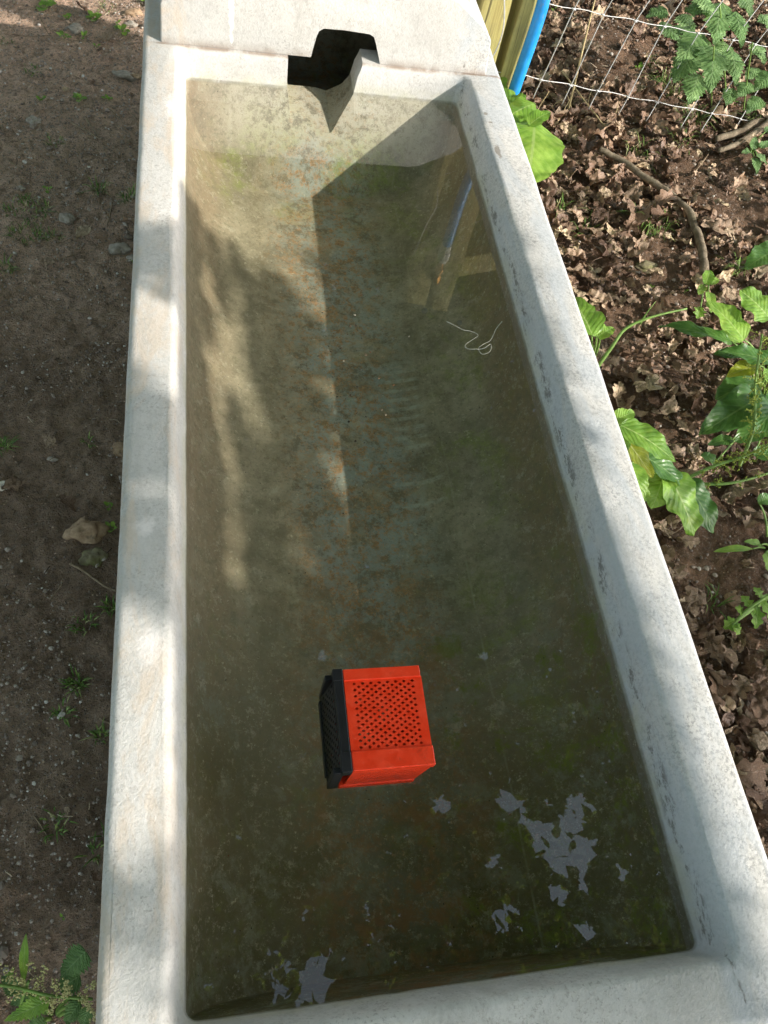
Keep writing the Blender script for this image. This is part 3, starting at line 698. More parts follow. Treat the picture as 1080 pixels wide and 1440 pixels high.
# ------------------------------------------------------------------ leaf builder
def grid_leaf(base, tip, width, up=Vector((0, 0, 1)), arch=.15, fold=.25, wave=.05, kind='dock', seed=0, nu=22, nv=8, twist=0.0, droop=0.0, crumple=0.0):
    base = Vector(base); tip = Vector(tip); L = (tip-base).length; ax = (tip-base).normalized()
    up = (up - ax*up.dot(ax)).normalized(); mid = (base+tip)/2 + up*L*arch
    v = []; uvs = []; f = []; r = random.Random(seed); ph = r.random()*6
    for i in range(nu+1):
        t = i/nu; c = base*(1-t)**2 + mid*2*t*(1-t) + tip*t*t - up*droop*L*t**3
        tg = ((mid-base)*2*(1-t) + (tip-mid)*2*t).normalized(); side = tg.cross(up).normalized(); nn = side.cross(tg).normalized()
        if twist:
            q = Matrix.Rotation(twist*(t-.3), 3, tg); side = q @ side; nn = q @ nn
        if kind == 'dock': wd = (math.sin(math.pi*min(1, t**.72*.98+.02)))**.62*(1-.12*t)
        elif kind == 'round': wd = (math.sin(math.pi*min(1, t**.80*.98+.02)))**.52
        elif kind == 'narrow': wd = math.sin(math.pi*min(1, t*.97+.03))**.8
        elif kind == 'nettle': wd = (math.sin(math.pi*min(1, t**.58*.99+.01)))**.75*(1-.25*t)
        elif kind == 'oak': wd = (.12 + .95*math.sin(math.pi*t**1.25)**.8)*(1 + (.12 + .07*(seed % 4))*math.sin(2*math.pi*t*(2.6 + .55*(seed % 5)) + ph)) if t < .97 else .1
        elif kind == 'lobed': wd = (.1 + math.sin(math.pi*t**.9)**.7)*(1 + .30*math.sin(2*math.pi*t*3.0 + 1))
        else: wd = math.sin(math.pi*t)
        if kind == 'nettle': wd *= 1 + .2*((t*11) % 1 - .5)*2
        if kind in ('dock', 'round'): wd *= 1 + .05*math.sin(t*19+ph) + .04*math.sin(t*37+ph*2)
        for k in range(nv+1):
            s = k/nv*2-1; hw = width/2*wd
            z = abs(s)*hw*fold + wave*width*abs(s)**1.5*math.sin(t*12 + ph + (1.7 if s > 0 else 0)) + wave*.35*width*math.sin(t*27 + abs(s)*4)*abs(s)
            p = c + side*s*hw + nn*z
            if crumple: p = p + noise.noise_vector(Vector((t*5.5 + seed*3.1, s*2.2, seed*1.7)))*crumple*L + nn*noise.noise(Vector((t*14, s*5, seed)))*crumple*.4*L
            v.append(p); uvs.append((k/nv, t))
    for i in range(nu):
        for k in range(nv): f.append((i*(nv+1)+k, i*(nv+1)+k+1, (i+1)*(nv+1)+k+1, (i+1)*(nv+1)+k))
    return v, f, uvs
def leaf_mesh(name, *a, origin=None, **k):
    v, f, uvs = grid_leaf(*a, **k)
    if origin is not None: v = [p - origin for p in v]
    me = mesh(name, v, f); ul = me.uv_layers.new(name='UVMap')
    li = np.zeros(len(me.loops), dtype=np.int32); me.loops.foreach_get('vertex_index', li)
    ul.data.foreach_set('uv', np.array(uvs, dtype=np.float32)[li].ravel()); return me
def scale_px(p): return (p-CAM).dot(RM @ Vector((0, 0, -1)))/F     # metres per photograph pixel at a point

def plant(name, root_px, label, cat, leaves, group=None, rootz=None, extra=None):
    """leaves: (base_px, tip_px, width_px, z_base, z_tip, kind, material, opts)"""
    root = onground(*root_px) if rootz is None else P(*root_px, rootz)
    e = empty(name, root, label, cat, group)
    for i, L in enumerate(leaves):
        (bx, by), (tx, ty), wpx, zb, zt, kind, mat = L[:7]; op = dict(L[7]) if len(L) > 7 else {}
        b = P(bx, by, zb); t = P(tx, ty, zt); wd = wpx*scale_px((b+t)/2)*(1.16 if name == 'dock_plant' else 1)
        part = op.pop('part', 'leaf'); lab = op.pop('lab', None); stalk = op.pop('stalk', True)
        me = leaf_mesh(part, b, t, wd, kind=kind, seed=hash((bx, by)) % 999, **op)
        o = child(part, me, MAT[mat], e)
        if lab: o['label'] = lab
        if stalk:
            st = root + (Vector((b.x, b.y, root.z)) - root)*.25
            mb = MB().tube(bez(st, (st+b)/2 + Vector((0, 0, (b.z-st.z)*.35)), b, 9), [.0032*(1-.4*q/8) for q in range(9)], 6)
            child('leaf_stalk', mesh('leaf_stalk', mb.v, mb.f), MAT['stem'], e)
    if extra: extra(e, root)
    return e
D = 'dock'; DD = 'dock_dark'
plant('dock_plant', (718, 200), 'bright green broad-leaved dock plant growing at the foot of the blue pipe', 'plant', [
    ((752, 170), (742, 258), 80, -.05, -.09, 'round', D, dict(arch=.10, fold=-.10, wave=.05)),
    ((742, 168), (714, 224), 40, -.07, -.10, 'dock', D, dict(arch=.1, fold=.15)),
    ((752, 146), (700, 176), 42, -.06, -.08, 'round', D, dict(arch=.14, fold=-.15, wave=.08)),
    ((732, 156), (690, 134), 40, -.08, -.09, 'round', D, dict(arch=.14, wave=.08)),
    ((703, 134), (684, 98), 30, -.10, -.08, 'dock', D, {}),
    ((744, 176), (774, 158), 24, -.05, -.03, 'dock', D, dict(arch=.15, fold=.2)),
    ((738, 176), (706, 240), 44, -.12, -.15, 'dock', D, dict(arch=.1, fold=.2)),
    ((760, 196), (776, 240), 40, -.10, -.14, 'dock', D, dict(arch=.1, fold=.2)),
])
def bstem(e, root):
    a, b, c = P(836, 522, -.26), P(880, 462, -.17), P(966, 434, -.12)
    mb = MB().tube(catmull([a, a.lerp(b, .5) + Vector((0, 0, .01)), b, b.lerp(c, .4) + Vector((0, 0, .012)), c], 5), [.0048, .0047, .0046, .0045, .0044, .0042, .004, .004, .004, .0038, .0036, .0034, .0032, .003, .003, .0028, .0026, .0025, .0024, .0022, .002], 8)
    child('stem', mesh('stem', mb.v, mb.f), MAT['stem'], e)
    mb = MB().tube(bez(P(900, 456, -.16), P(908, 440, -.13), P(922, 424, -.10), 8), [.002, .002, .0018, .0016, .0014, .0012, .001, .0006], 6)
    child('stem', mesh('stem', mb.v, mb.f), MAT['stem'], e)
    for (p, q) in (((836, 520), (828, 430)), ((830, 515), (822, 470))):
        mb = MB().tube(bez(P(*p, -.27), P((p[0]+q[0])/2, (p[1]+q[1])/2, -.16), P(*q, -.09), 8), .002, 6)
        child('stem', mesh('stem', mb.v, mb.f), MAT['stem'], e)
plant('dock_plant', (836, 520), 'small dock plant with a green bent flower stalk beside the middle of the right rim', 'plant', [
    ((833, 472), (799, 418), 46, -.09, -.10, 'dock', D, dict(arch=.14, fold=.2)),
    ((840, 474), (862, 462), 20, -.12, -.12, 'dock', D, dict(arch=.2, wave=.1)),
], extra=bstem)
plant('dock_plant', (880, 690), 'vivid lime green dock leaves pushing out against the right rim above the large torn leaf', 'plant', [
    ((873, 598), (950, 650), 44, -.04, -.06, 'dock', D, dict(arch=.12, fold=.12)),
    ((864, 592), (892, 580), 22, -.05, -.05, 'dock', D, {}),
    ((868, 604), (918, 672), 34, -.09, -.12, 'dock', 'dock_yellow', dict(arch=.06)),
    ((886, 652), (900, 712), 30, -.08, -.12, 'dock', D, dict(arch=.2)),
    ((862, 584), (880, 640), 26, -.07, -.1, 'dock', D, {}),
])
plant('dock_plant', (952, 660), 'large glossy torn dock leaves with holes lying low over the dark leaf litter', 'plant', [
    ((936, 662), (976, 754), 52, -.16, -.22, 'dock', D, dict(arch=.12, fold=.12, wave=.09)),
    ((934, 666), (916, 716), 40, -.16, -.2, 'dock', D, dict(arch=.12, fold=.1, wave=.09)),
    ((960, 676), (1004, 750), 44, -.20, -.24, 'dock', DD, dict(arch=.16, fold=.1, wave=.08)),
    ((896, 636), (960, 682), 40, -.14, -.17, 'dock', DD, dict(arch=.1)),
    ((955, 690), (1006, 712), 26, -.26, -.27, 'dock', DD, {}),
    ((932, 684), (900, 678), 14, -.2, -.2, 'narrow', D, {}),
])
def seedstalk(e, root):
    for pts, n in (([(952, 679, -.25), (1005, 655, -.20), (1050, 640, -.17), (1095, 618, -.14)], 60), ([(968, 680, -.25), (1030, 679, -.22), (1098, 660, -.2)], 14), ([(1040, 655, -.2), (1060, 600, -.16), (1062, 540, -.12), (1072, 470, -.08)], 70)):
        p = [P(*q) for q in pts]; cc = catmull(p, 8); mb = MB().tube(cc, [.0042*(1-.55*i/len(cc)) for i in range(len(cc))], 7)
        child('stem', mesh('stem', mb.v, mb.f), MAT['stem'], e)
        sb = MB()
        for i in range(n):
            c = cc[random.randrange(len(cc)//4, len(cc))]; o_ = Vector((random.gauss(0, .016), random.gauss(0, .016), random.gauss(.004, .012)))
            sb.tube([c, c + o_], .0006, 3, False)
            for q in range(5):
                d = c + o_*(.5+.12*q) + Vector((random.gauss(0, .0025), random.gauss(0, .0025), random.gauss(0, .0025))); s = random.uniform(.0012, .0024)
                sb.add([d + Vector(v)*s for v in ((1,0,0),(-1,0,0),(0,1,0),(0,-1,0),(0,0,1.2),(0,0,-1.2))], [(0,2,4),(2,1,4),(1,3,4),(3,0,4),(2,0,5),(1,2,5),(3,1,5),(0,3,5)])
        child('seed_cluster', mesh('seed_cluster', sb.v, sb.f, False), MAT['dockseed'], e)
plant('dock_plant', (1085, 560), 'big dock clump with seeding stalks at the right edge of the picture', 'plant', [
    ((1082, 448), (1040, 408), 50, -.12, -.10, 'round', D, dict(arch=.1, fold=.05)),
    ((1046, 478), (994, 424), 46, -.15, -.12, 'dock', D, dict(arch=.1, fold=.2)),
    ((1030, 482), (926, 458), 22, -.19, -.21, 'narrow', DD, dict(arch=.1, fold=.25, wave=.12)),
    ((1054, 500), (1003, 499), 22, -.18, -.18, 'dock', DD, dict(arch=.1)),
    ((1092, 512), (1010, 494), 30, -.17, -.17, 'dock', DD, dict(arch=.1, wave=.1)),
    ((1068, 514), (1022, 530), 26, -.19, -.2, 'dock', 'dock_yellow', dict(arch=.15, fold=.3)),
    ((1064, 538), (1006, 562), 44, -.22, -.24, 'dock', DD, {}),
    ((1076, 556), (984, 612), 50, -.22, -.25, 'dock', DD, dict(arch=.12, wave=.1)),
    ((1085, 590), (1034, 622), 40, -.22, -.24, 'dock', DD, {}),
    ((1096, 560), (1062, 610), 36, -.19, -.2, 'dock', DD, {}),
    ((1092, 352), (1048, 378), 34, -.14, -.16, 'dock', DD, {}),
    ((1080, 520), (1090, 560), 26, -.16, -.17, 'dock', D, {}),
    ((1030, 618), (995, 626), 16, -.25, -.26, 'dock', DD, {}),
    ((1060, 640), (1100, 640), 24, -.24, -.24, 'dock', DD, {}),
    ((1006, 650), (985, 640), 16, -.26, -.26, 'round', DD, {}),
    ((1040, 480), (1000, 470), 20, -.2, -.2, 'dock', D, {}),
], extra=seedstalk)
plant('dock_seedling', (1090, 768), 'low dock seedling with narrow leaves reaching in from the right edge beneath the dock clump', 'plant', [
    ((1058, 772), (1003, 776), 11, -.30, -.31, 'narrow', D, {}), ((1070, 766), (1046, 762), 12, -.30, -.29, 'dock', D, {}),
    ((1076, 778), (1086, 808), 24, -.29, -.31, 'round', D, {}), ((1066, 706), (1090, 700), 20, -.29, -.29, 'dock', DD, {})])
def fstem(e, root):
    mb = MB().tube(catmull([P(1030, 880, -.31), P(1050, 858, -.28), P(1088, 832, -.25)], 6), .003, 7); child('stem', mesh('stem', mb.v, mb.f), MAT['stem'], e)
plant('ragged_weed', (1090, 835), 'ragged pale green weed with lobed leaves on bare soil at the lower right', 'weed', [
    ((1036, 872), (1018, 884), 16, -.30, -.31, 'lobed', D, {}), ((1030, 878), (1040, 892), 14, -.30, -.31, 'lobed', D, {}),
    ((1056, 856), (1042, 838), 14, -.28, -.28, 'lobed', D, {}), ((1064, 852), (1062, 884), 16, -.28, -.30, 'lobed', D, {}),
    ((1070, 846), (1088, 872), 18, -.27, -.28, 'lobed', D, {}), ((1045, 864), (1034, 854), 12, -.29, -.28, 'lobed', D, {}),
    ((1070, 840), (1060, 826), 12, -.27, -.27, 'lobed', D, {})], extra=fstem)
NT = 'nettle'
def nstems(e, root):
    for a, b in (((1022, 150), (1012, 5)), ((1000, 150), (1004, 66)), ((1045, 160), (1058, 60))):
        mb = MB().tube(bez(onground(*a), P((a[0]+b[0])/2, (a[1]+b[1])/2 - 8, -.14), P(*b, .02), 10), .0026, 6); child('stem', mesh('stem', mb.v, mb.f), MAT['stem'], e)
nl = [((1013, 4), (1005, 56), 40, -.02, -.05), ((1034, 16), (1042, 60), 28, -.02, -.05), ((988, 46), (956, 86), 40, -.05, -.08), ((978, 44), (942, 40), 30, -.05, -.07),
      ((1002, 66), (999, 122), 40, -.05, -.09), ((1028, 70), (1034, 114), 30, -.07, -.10), ((974, 78), (950, 110), 36, -.10, -.13), ((982, 104), (970, 142), 34, -.13, -.16),
      ((994, 8), (966, 16), 32, -.02, -.04), ((938, 14), (912, 22), 26, -.12, -.14), ((1054, 116), (1040, 134), 22, -.18, -.20), ((1070, 138), (1052, 156), 22, -.2, -.22),
      ((1086, 104), (1064, 124), 28, -.12, -.15), ((1066, 96), (1050, 110), 20, -.18, -.19), ((1008, 90), (984, 76), 30, -.14, -.15), ((930, 30), (955, 60), 30, -.16, -.18),
      ((1046, -6), (1056, 20), 26, -.0, -.03), ((1070, 20), (1084, 40), 22, -.08, -.1), ((1020, 60), (1012, 80), 24, -.10, -.12), ((960, 20), (972, 48), 30, -.1, -.13), ((1060, 60), (1074, 86), 24, -.14, -.16),
      ((985, -6), (1000, 20), 30, 0, -.02), ((1030, 124), (1022, 146), 20, -.2, -.22)]
plant('nettle_plant', (1022, 150), 'tall stinging nettle with toothed leaves growing up through the wire fence at the upper right', 'nettle',
      [(a, (a[0]+(b[0]-a[0])*1.15, a[1]+(b[1]-a[1])*1.15), w_*1.28, z1, z2, 'nettle', NT, dict(arch=.08, fold=-.12, wave=.05, nu=44, stalk=False)) for a, b, w_, z1, z2 in nl], extra=nstems)
plant('weed_seedling', (1055, 205), 'young four-leaved weed on bare soil at the right edge below the nettle', 'weed', [
    ((1056, 214), (1042, 216), 15, -.29, -.29, 'nettle', NT, {}), ((1058, 210), (1062, 192), 15, -.29, -.28, 'nettle', NT, {}), ((1064, 218), (1078, 232), 18, -.28, -.29, 'nettle', NT, {}),
    ((1060, 222), (1064, 246), 18, -.29, -.3, 'nettle', NT, {}), ((1070, 208), (1082, 200), 16, -.28, -.28, 'nettle', NT, {}), ((1076, 186), (1090, 180), 14, -.28, -.28, 'nettle', NT, {})])
plant('weed_seedling', (990, 385), 'round-leaved green seedling by the lower end of the dead branch', 'weed', [
    ((992, 400), (998, 380), 17, -.27, -.26, 'round', D, {}), ((990, 402), (982, 414), 12, -.28, -.28, 'round', D, {}), ((1000, 400), (1010, 392), 10, -.27, -.27, 'round', D, {}),
    ((996, 410), (1000, 440), 16, -.26, -.27, 'dock', D, {}), ((985, 432), (980, 448), 14, -.28, -.29, 'lobed', D, {})])
# nettle at the near left corner
def lnet(e, root):
    for pts in ([(130, 1405, -.19), (70, 1400, -.17), (20, 1388, -.16), (-20, 1384, -.15)], [(60, 1440, -.24), (30, 1420, -.2), (40, 1380, -.16)]):
        p = [P(*q) for q in pts]; mb = MB().tube(catmull(p, 6), .002, 6); child('stem', mesh('stem', mb.v, mb.f), MAT['stem'], e)
    sb = MB()
    chains = [((62, 1395), (40, 1352)), ((50, 1398), (66, 1357)), ((80, 1396), (78, 1380)), ((20, 1390), (0, 1358)), ((15, 1392), (18, 1366)), ((75, 1400), (72, 1425)), ((108, 1398), (134, 1384)), ((120, 1402), (134, 1436)),
              ((90, 1404), (98, 1392)), ((0, 1385), (-12, 1365)), ((60, 1404), (84, 1412)), ((40, 1396), (10, 1402)), ((115, 1402), (126, 1418)), ((35, 1392), (28, 1372)), ((95, 1400), (92, 1378))]
    for a, b in chains:
        A = P(*a, -.18); B = P(*b, -.14)
        for i in range(34):
            t = random.random(); c = A.lerp(B, t) + Vector((random.gauss(0, .0024), random.gauss(0, .0024), random.gauss(0, .0024))); s = random.uniform(.0010, .0019)
            sb.add([c + Vector(v)*s for v in ((1,0,0),(-1,0,0),(0,1,0),(0,-1,0),(0,0,1),(0,0,-1))], [(0,2,4),(2,1,4),(1,3,4),(3,0,4),(2,0,5),(1,2,5),(3,1,5),(0,3,5)])
    child('flower_cluster', mesh('flower_cluster', sb.v, sb.f, False), MAT['flower'], e)
plant('nettle_plant', (60, 1430), 'nettle with pale yellow flower tassels in the near left corner beside the trough', 'nettle', [
    ((120, 1338), (84, 1376), 44, -.14, -.17, 'nettle', NT, dict(arch=.1, fold=-.15, nu=44, stalk=False)), ((112, 1372), (84, 1392), 40, -.17, -.19, 'nettle', NT, dict(nu=44, stalk=False)),
    ((34, 1378), (37, 1312), 13, -.18, -.12, 'narrow', D, dict(arch=.1)), ((70, 1406), (6, 1436), 30, -.18, -.20, 'nettle', 'dock', dict(nu=44, arch=.05)),
    ((112, 1410), (92, 1440), 30, -.2, -.22, 'nettle', NT, dict(nu=44)), ((124, 1418), (116, 1446), 24, -.19, -.21, 'nettle', NT, dict(nu=44)),
    ((24, 1396), (2, 1372), 24, -.2, -.2, 'nettle', NT, dict(nu=44)), ((40, 1400), (14, 1412), 22, -.2, -.21, 'nettle', NT, dict(nu=44)),
    ((110, 1400), (100, 1425), 22, -.21, -.22, 'nettle', NT, dict(nu=44)), ((10, 1385), (20, 1360), 18, -.22, -.2, 'nettle', 'dock', dict(nu=44)), ((64, 1440), (30, 1452), 30, -.2, -.2, 'nettle', NT, dict(nu=44))], extra=lnet)

# little broad-leaved weeds on the left
def rosette(px, py, npx, label, n=6, kind='round', mat='dock', lift=.012, name='weed_seedling', group=None):
    c = onground(px, py); s = scale_px(c); rad = npx*s; e = empty(name, c, label, 'weed', group); r = random.Random(int(px*7+py))
    for i in range(n):
        a = i*2.4 + r.uniform(-.4, .4); q = r.uniform(.25, 1)*rad; b = c + Vector((math.cos(a)*q*.35, math.sin(a)*q*.35, lift*.6)); t = c + Vector((math.cos(a)*q, math.sin(a)*q, lift*r.uniform(.5, 1.6)))
        child('leaf', leaf_mesh('leaf', b, t, rad*r.uniform(.35, .55), kind=kind, seed=i, nu=8, nv=4, arch=.15), MAT[mat], e)
    mb = MB().tube([c - Vector((0, 0, .004)), c + Vector((0, 0, lift*.7))], .0012, 5); child('stem', mesh('stem', mb.v, mb.f), MAT['stem'], e)
for px, py, r_, n, lb, kd in ((62, 12, 22, 9, 'leafy green weed patch at the top left edge of the dirt path', 'lobed'), (134, 30, 16, 9, 'clump of small round leaves left of the two pale stones at the top', 'round'),
        (90, 55, 12, 6, 'small weed tuft between the dirt and the upper left stone', 'lobed'), (172, 46, 16, 7, 'lobed weed close under the pair of pale stones', 'lobed'), (207, 6, 14, 8, 'green leaves crowding the top left corner of the trough', 'round'),
        (118, 54, 9, 4, 'tiny weed right of the upper left stone', 'round'), (136, 68, 8, 4, 'tiny pale weed above the flat grey stone', 'round'), (66, 270, 10, 4, 'two-leaved seedling above the grass patch on the left', 'round'),
        (58, 144, 12, 6, 'dark weed left of the low leafy patch on the path', 'lobed'), (110, 142, 14, 7, 'flat low weed in the middle of the upper dirt path', 'lobed'), (153, 142, 10, 6, 'bright sprout left of the trough corner', 'lobed'),
        (155, 714, 12, 5, 'jagged grey-green weed above the tan stone', 'lobed'), (157, 746, 13, 4, 'bright green leaf tucked against the tan stone', 'lobed'), (90, 1292, 8, 3, 'pair of tiny seed leaves on the dirt near the lower left', 'round'),
        (165, 36, 9, 4, 'small weed left of the upper pale stone', 'round'), (187, 370, 9, 4, 'weed sprout beside the stone at the trough side', 'round'), (96, 28, 14, 6, 'weeds in front of the brown leaf at the top left', 'lobed')):
    rosette(px, py, r_, lb, n, kd)
for px, py, r_, n, lb, kd in ((912, 408, 9, 4, 'tiny clover-like sprout on the crumbly soil right of the mossy stone', 'round'), (962, 412, 8, 3, 'small pale leaf sprout by the bent stalk tip', 'round'), (898, 98, 10, 5, 'little green weed on the earth mound behind the fence', 'round'),
        (780, 20, 9, 4, 'small sprout behind the top strand of the fence', 'round'), (1046, 190, 8, 4, 'sprout under the end of the bottom fence wire', 'round'), (1028, 148, 9, 4, 'sprout at the base of the tall nettle', 'round')):
    rosette(px, py, r_, lb, n, kd)

# ------------------------------------------------------------------ grass tufts
def tuft(px, py, rpx, hgt, n, label, spread=.8):
    c = onground(px, py); rad = rpx*scale_px(c); r = random.Random(int(px*3+py*11)); v = []; f = []
    if px < 300: hgt *= .5; n = int(n*1.3)
    for i in range(n):
        a = r.random()*6.283; q = rad*math.sqrt(r.random()); b = Vector((math.cos(a)*q, math.sin(a)*q, 0)); d = Vector((math.cos(a)*r.random()+r.gauss(0, .5), math.sin(a)*r.random()+r.gauss(0, .5), 0))*hgt*spread
        h = hgt*r.uniform(.4, 1); p = [b + Vector((0, 0, -.003)), b + d*.25 + Vector((0, 0, h*.6)), b + d*.7 + Vector((0, 0, h*.9)), b + d*1.15 + Vector((0, 0, h*.75))]
        s = Vector((-d.y, d.x, 0)).normalized() if d.length > 1e-6 else Vector((1, 0, 0)); wd = [.0011, .0012, .0009, .0001]; k = len(v)
        for pp_, ww in zip(p, wd): v += [pp_ - s*ww, pp_ + s*ww]
        for j in range(3): f.append((k+2*j, k+2*j+1, k+2*j+3, k+2*j+2))
    o = obj('grass_tuft', mesh('grass_tuft', v, f), MAT['grass'], None, c); tag(o, label, 'grass tuft', 'tufts of grass growing out of the soil')
TL_ = [(40, 298, 30, .03, 90, 'sparse grass patch at the left edge below the seedling'), (38, 330, 22, .03, 50, 'thin grass just above the lone orange dead leaf'), (140, 268, 10, .05, 26, 'bright upright grass tuft left of the trough below the upper stone'),
       (182, 280, 12, .05, 26, 'grass tuft touching the trough side near the upper stone'), (75, 335, 12, .03, 24, 'short grass right of the sparse left patch'), (5, 380, 12, .04, 26, 'grass at the left edge beside the orange dead leaf'),
       (45, 100, 14, .02, 24, 'short grass blades on the stony path near the top left'), (75, 200, 14, .02, 20, 'faint grass blades left of the white pebble'), (5, 630, 10, .05, 24, 'grass tuft at the left edge above the white shell'),
       (125, 622, 8, .02, 12, 'tiny grass sprig on the bare mud'), (118, 880, 14, .03, 28, 'grass sprigs on the mud left of the trough middle'), (155, 855, 8, .04, 20, 'grass tuft by the curved twig'), (106, 962, 12, .035, 36, 'dense little grass tuft on the muddy path'),
       (90, 1004, 12, .03, 24, 'small grass tuft below the dense one on the mud'), (144, 1035, 10, .035, 20, 'grass blades beside the trough at mid length'), (75, 1160, 20, .03, 26, 'loose grass blades lying over the lower path'), (135, 1200, 14, .03, 18, 'thin grass against the trough side near the bottom'),
       (150, 1180, 8, .035, 14, 'few blades by the lower trough side'), (150, 12, 14, .03, 22, 'grass at the top beside the brown leaf'), (10, 60, 10, .02, 14, 'sparse grass at the upper left edge'),
       (915, 320, 26, .05, 60, 'sprawling grass tuft left of the dead branch'), (895, 222, 16, .05, 24, 'grass blades poking between litter by the branch top'), (820, 330, 14, .05, 26, 'grass tuft between the rim and the dead branch'), (785, 300, 12, .05, 20, 'long grass blades near the dock at the pipe'),
       (935, 130, 14, .07, 40, 'grass under the nettle at the bottom wire'), (970, 175, 12, .07, 30, 'tuft of grass in front of the bottom fence wire'), (1030, 382, 10, .05, 40, 'rounded green grass tuft beside the round-leaved seedling'), (955, 205, 14, .05, 22, 'fine grass beside the pale leaf'),
       (910, 90, 10, .04, 18, 'grass sprig on the earth mound'), (1000, 850, 12, .03, 16, 'fine grass in front of the ragged weed'), (1060, 172, 10, .05, 20, 'grass beside the right-hand branch end')]
for t_ in TL_: tuft(*t_)

# ------------------------------------------------------------------ stones
def stone(px, py, rpx, mat, label, sq=(1, .8, .55), seed=0, lift=.2, rot=0, name='stone', cat='stone', group=None, emb=0.0):
    c = onground(px, py); s = rpx*scale_px(c); bm = bmesh.new(); bmesh.ops.create_icosphere(bm, subdivisions=4, radius=1)
    for v in bm.verts:
        d = v.co.normalized(); n = noise.noise(d*1.3 + Vector((seed*5.1, 0, 0)))*.38 + noise.noise(d*3.1 + Vector((seed, 4, 0)))*.16 + noise.noise(d*9 + Vector((0, seed, 4)))*.05
        fl = 1.0
        for q in range(7):
            pn = noise.random_unit_vector() if False else Vector((math.sin(q*2.1+seed), math.cos(q*1.7+seed*2), math.sin(q*3.3+seed*.7))).normalized(); dd = d.dot(pn)
            if dd > .72: fl = min(fl, .72/dd + .06)
        v.co = d*(1+n)*fl; v.co = Vector((v.co.x*sq[0], v.co.y*sq[1], v.co.z*sq[2]))*s
    me = bpy.data.meshes.new(name); bm.to_mesh(me); bm.free(); me.polygons.foreach_set('use_smooth', [True]*len(me.polygons))
    o = obj(name, me, MAT[mat], None, c + Vector((0, 0, s*sq[2]*(lift-emb)))); o.rotation_euler = (0, 0, rot); return tag(o, label, cat, group)
stone(122, 750, 27, 'stone_tan', 'large tan and brown speckled stone beside the trough', (1, .72, .6), 1, .3)
stone(132, 784, 17, 'stone_moss', 'dull earthy stone half buried below the tan stone', (1, .9, .5), 2, .1)
stone(168, 352, 16, 'stone', 'grey angular stone against the trough side', (1, .75, .55), 3, .2)
stone(186, 366, 9, 'stone', 'small grey stone tucked behind the angular one by the trough', (1, .7, .6), 4, .2)
stone(94, 309, 12, 'stone', 'rough pale stone at the lower edge of the upper gravel', (.8, 1, .6), 5, .2, .5)
stone(176, 107, 15, 'stone', 'flat oblong grey stone near the top of the trough', (1, .5, .4), 6, .2, -.2)
stone(48, 172, 9, 'stone', 'small rounded white pebble on the upper gravel path', (1, .8, .7), 7, .3)
stone(107, 42, 14, 'stone', 'broad pale stone among the weeds at the upper left', (1, .8, .5), 8, .1)
stone(189, 20, 11, 'stone_tan', 'buff stone at the top beside the trough, upper of the pair', (1, .75, .6), 9, .2)
stone(184, 36, 9, 'stone', 'grey stone at the top beside the trough, lower of the pair', (1, .6, .6), 10, .2)
stone(168, 630, 13, 'stone_tan', 'brownish stone by the trough side level with the shell', (1, 1, .4), 11, .0)
stone(74, 646, 7, 'stone', 'small oval pebble lying on the dark mud', (1, .55, .6), 12, .2)
stone(31, 266, 5, 'stone', 'tiny white pebble above the grass patch', (1, 1, .7), 13, .3)
stone(827, 388, 13, 'stone_moss', 'upright mossy stone near the rim among dead leaves', (.72, 1, .7), 14, .3)
stone(909, 374, 17, 'stone_moss', 'low mossy stone half sunk in crumbly soil', (1, .6, .4), 15, .0)
stone(1092, 352, 34, 'stone_moss', 'large mossy rock at the right edge above the dock clump', (1, .8, .7), 16, .1)
stone(1032, 842, 18, 'stone_tan', 'crumbly tan stone sunk in the soil beside the ragged weed', (1, .8, .3), 17, .0)
stone(1043, 377, 6, 'stone', 'pale flat stone chip beside the round grass tuft', (1, .5, .3), 18, .3)
stone(910, 405, 6, 'stone_moss', 'small rounded stone in crumbly soil', (1, .8, .6), 19, .1)
# snail shell
def shell():
    c = onground(4, 688); pts = []; rad = []
    for i in range(60):
        a = i*.30; q = .0115*math.exp(-i*.045); pts.append(c + Vector((math.cos(a)*q, math.sin(a)*q, .006 + i*.00012))); rad.append(.0075*math.exp(-i*.045))
    tag(MB().tube(pts, rad, 10).build('snail_shell', simple('shell_white', (.62, .56, .46), .5, .4, .2, 200), None, True, c), 'pale coiled snail shell on the dirt at the left edge', 'shell')
shell()

# ------------------------------------------------------------------ dead branches and twigs
def branch(pts, r0, r1, label, name='dead_branch', cat='branch', mat='bark', n=7, lift=.01, side=None):
    p = [onground(x, y, lift + (q[0] if q else 0)) for x, y, *q in pts]; cc = catmull(p, n); m_ = len(cc)
    cc = [c + noise.noise_vector(c*40)*(r0*.5) for c in cc]
    rad = [(r0 + (r1-r0)*i/(m_-1))*(1 + .22*noise.noise(cc[i]*60)) for i in range(m_)]
    mb = MB().tube(cc, rad, 10)
    if side:
        for s in side:
            q = [onground(x, y, lift+.004) for x, y in s]; mb.tube(catmull(q, 4), [r1*.7*(1-.6*i/(4*(len(q)-1))) for i in range(4*(len(q)-1)+1)], 6)
    return tag(mb.build(name, MAT[mat], None, True, cc[0]), label, cat)
branch([(842, 210), (872, 224), (905, 248), (945, 275), (972, 305), (985, 345), (992, 382)], .0085, .013, 'thick curved dead branch lying across the leaf litter right of the trough', lift=.034)
branch([(1010, 212), (1040, 200), (1068, 182), (1095, 162)], .007, .012, 'grey dead branch coming in from the right edge near the fence end', lift=.03)
branch([(1005, 196), (1040, 186), (1070, 168), (1100, 150)], .010, .016, 'dark bark-covered root behind the grey branch at the right edge', lift=.018)
TW = 'twig'
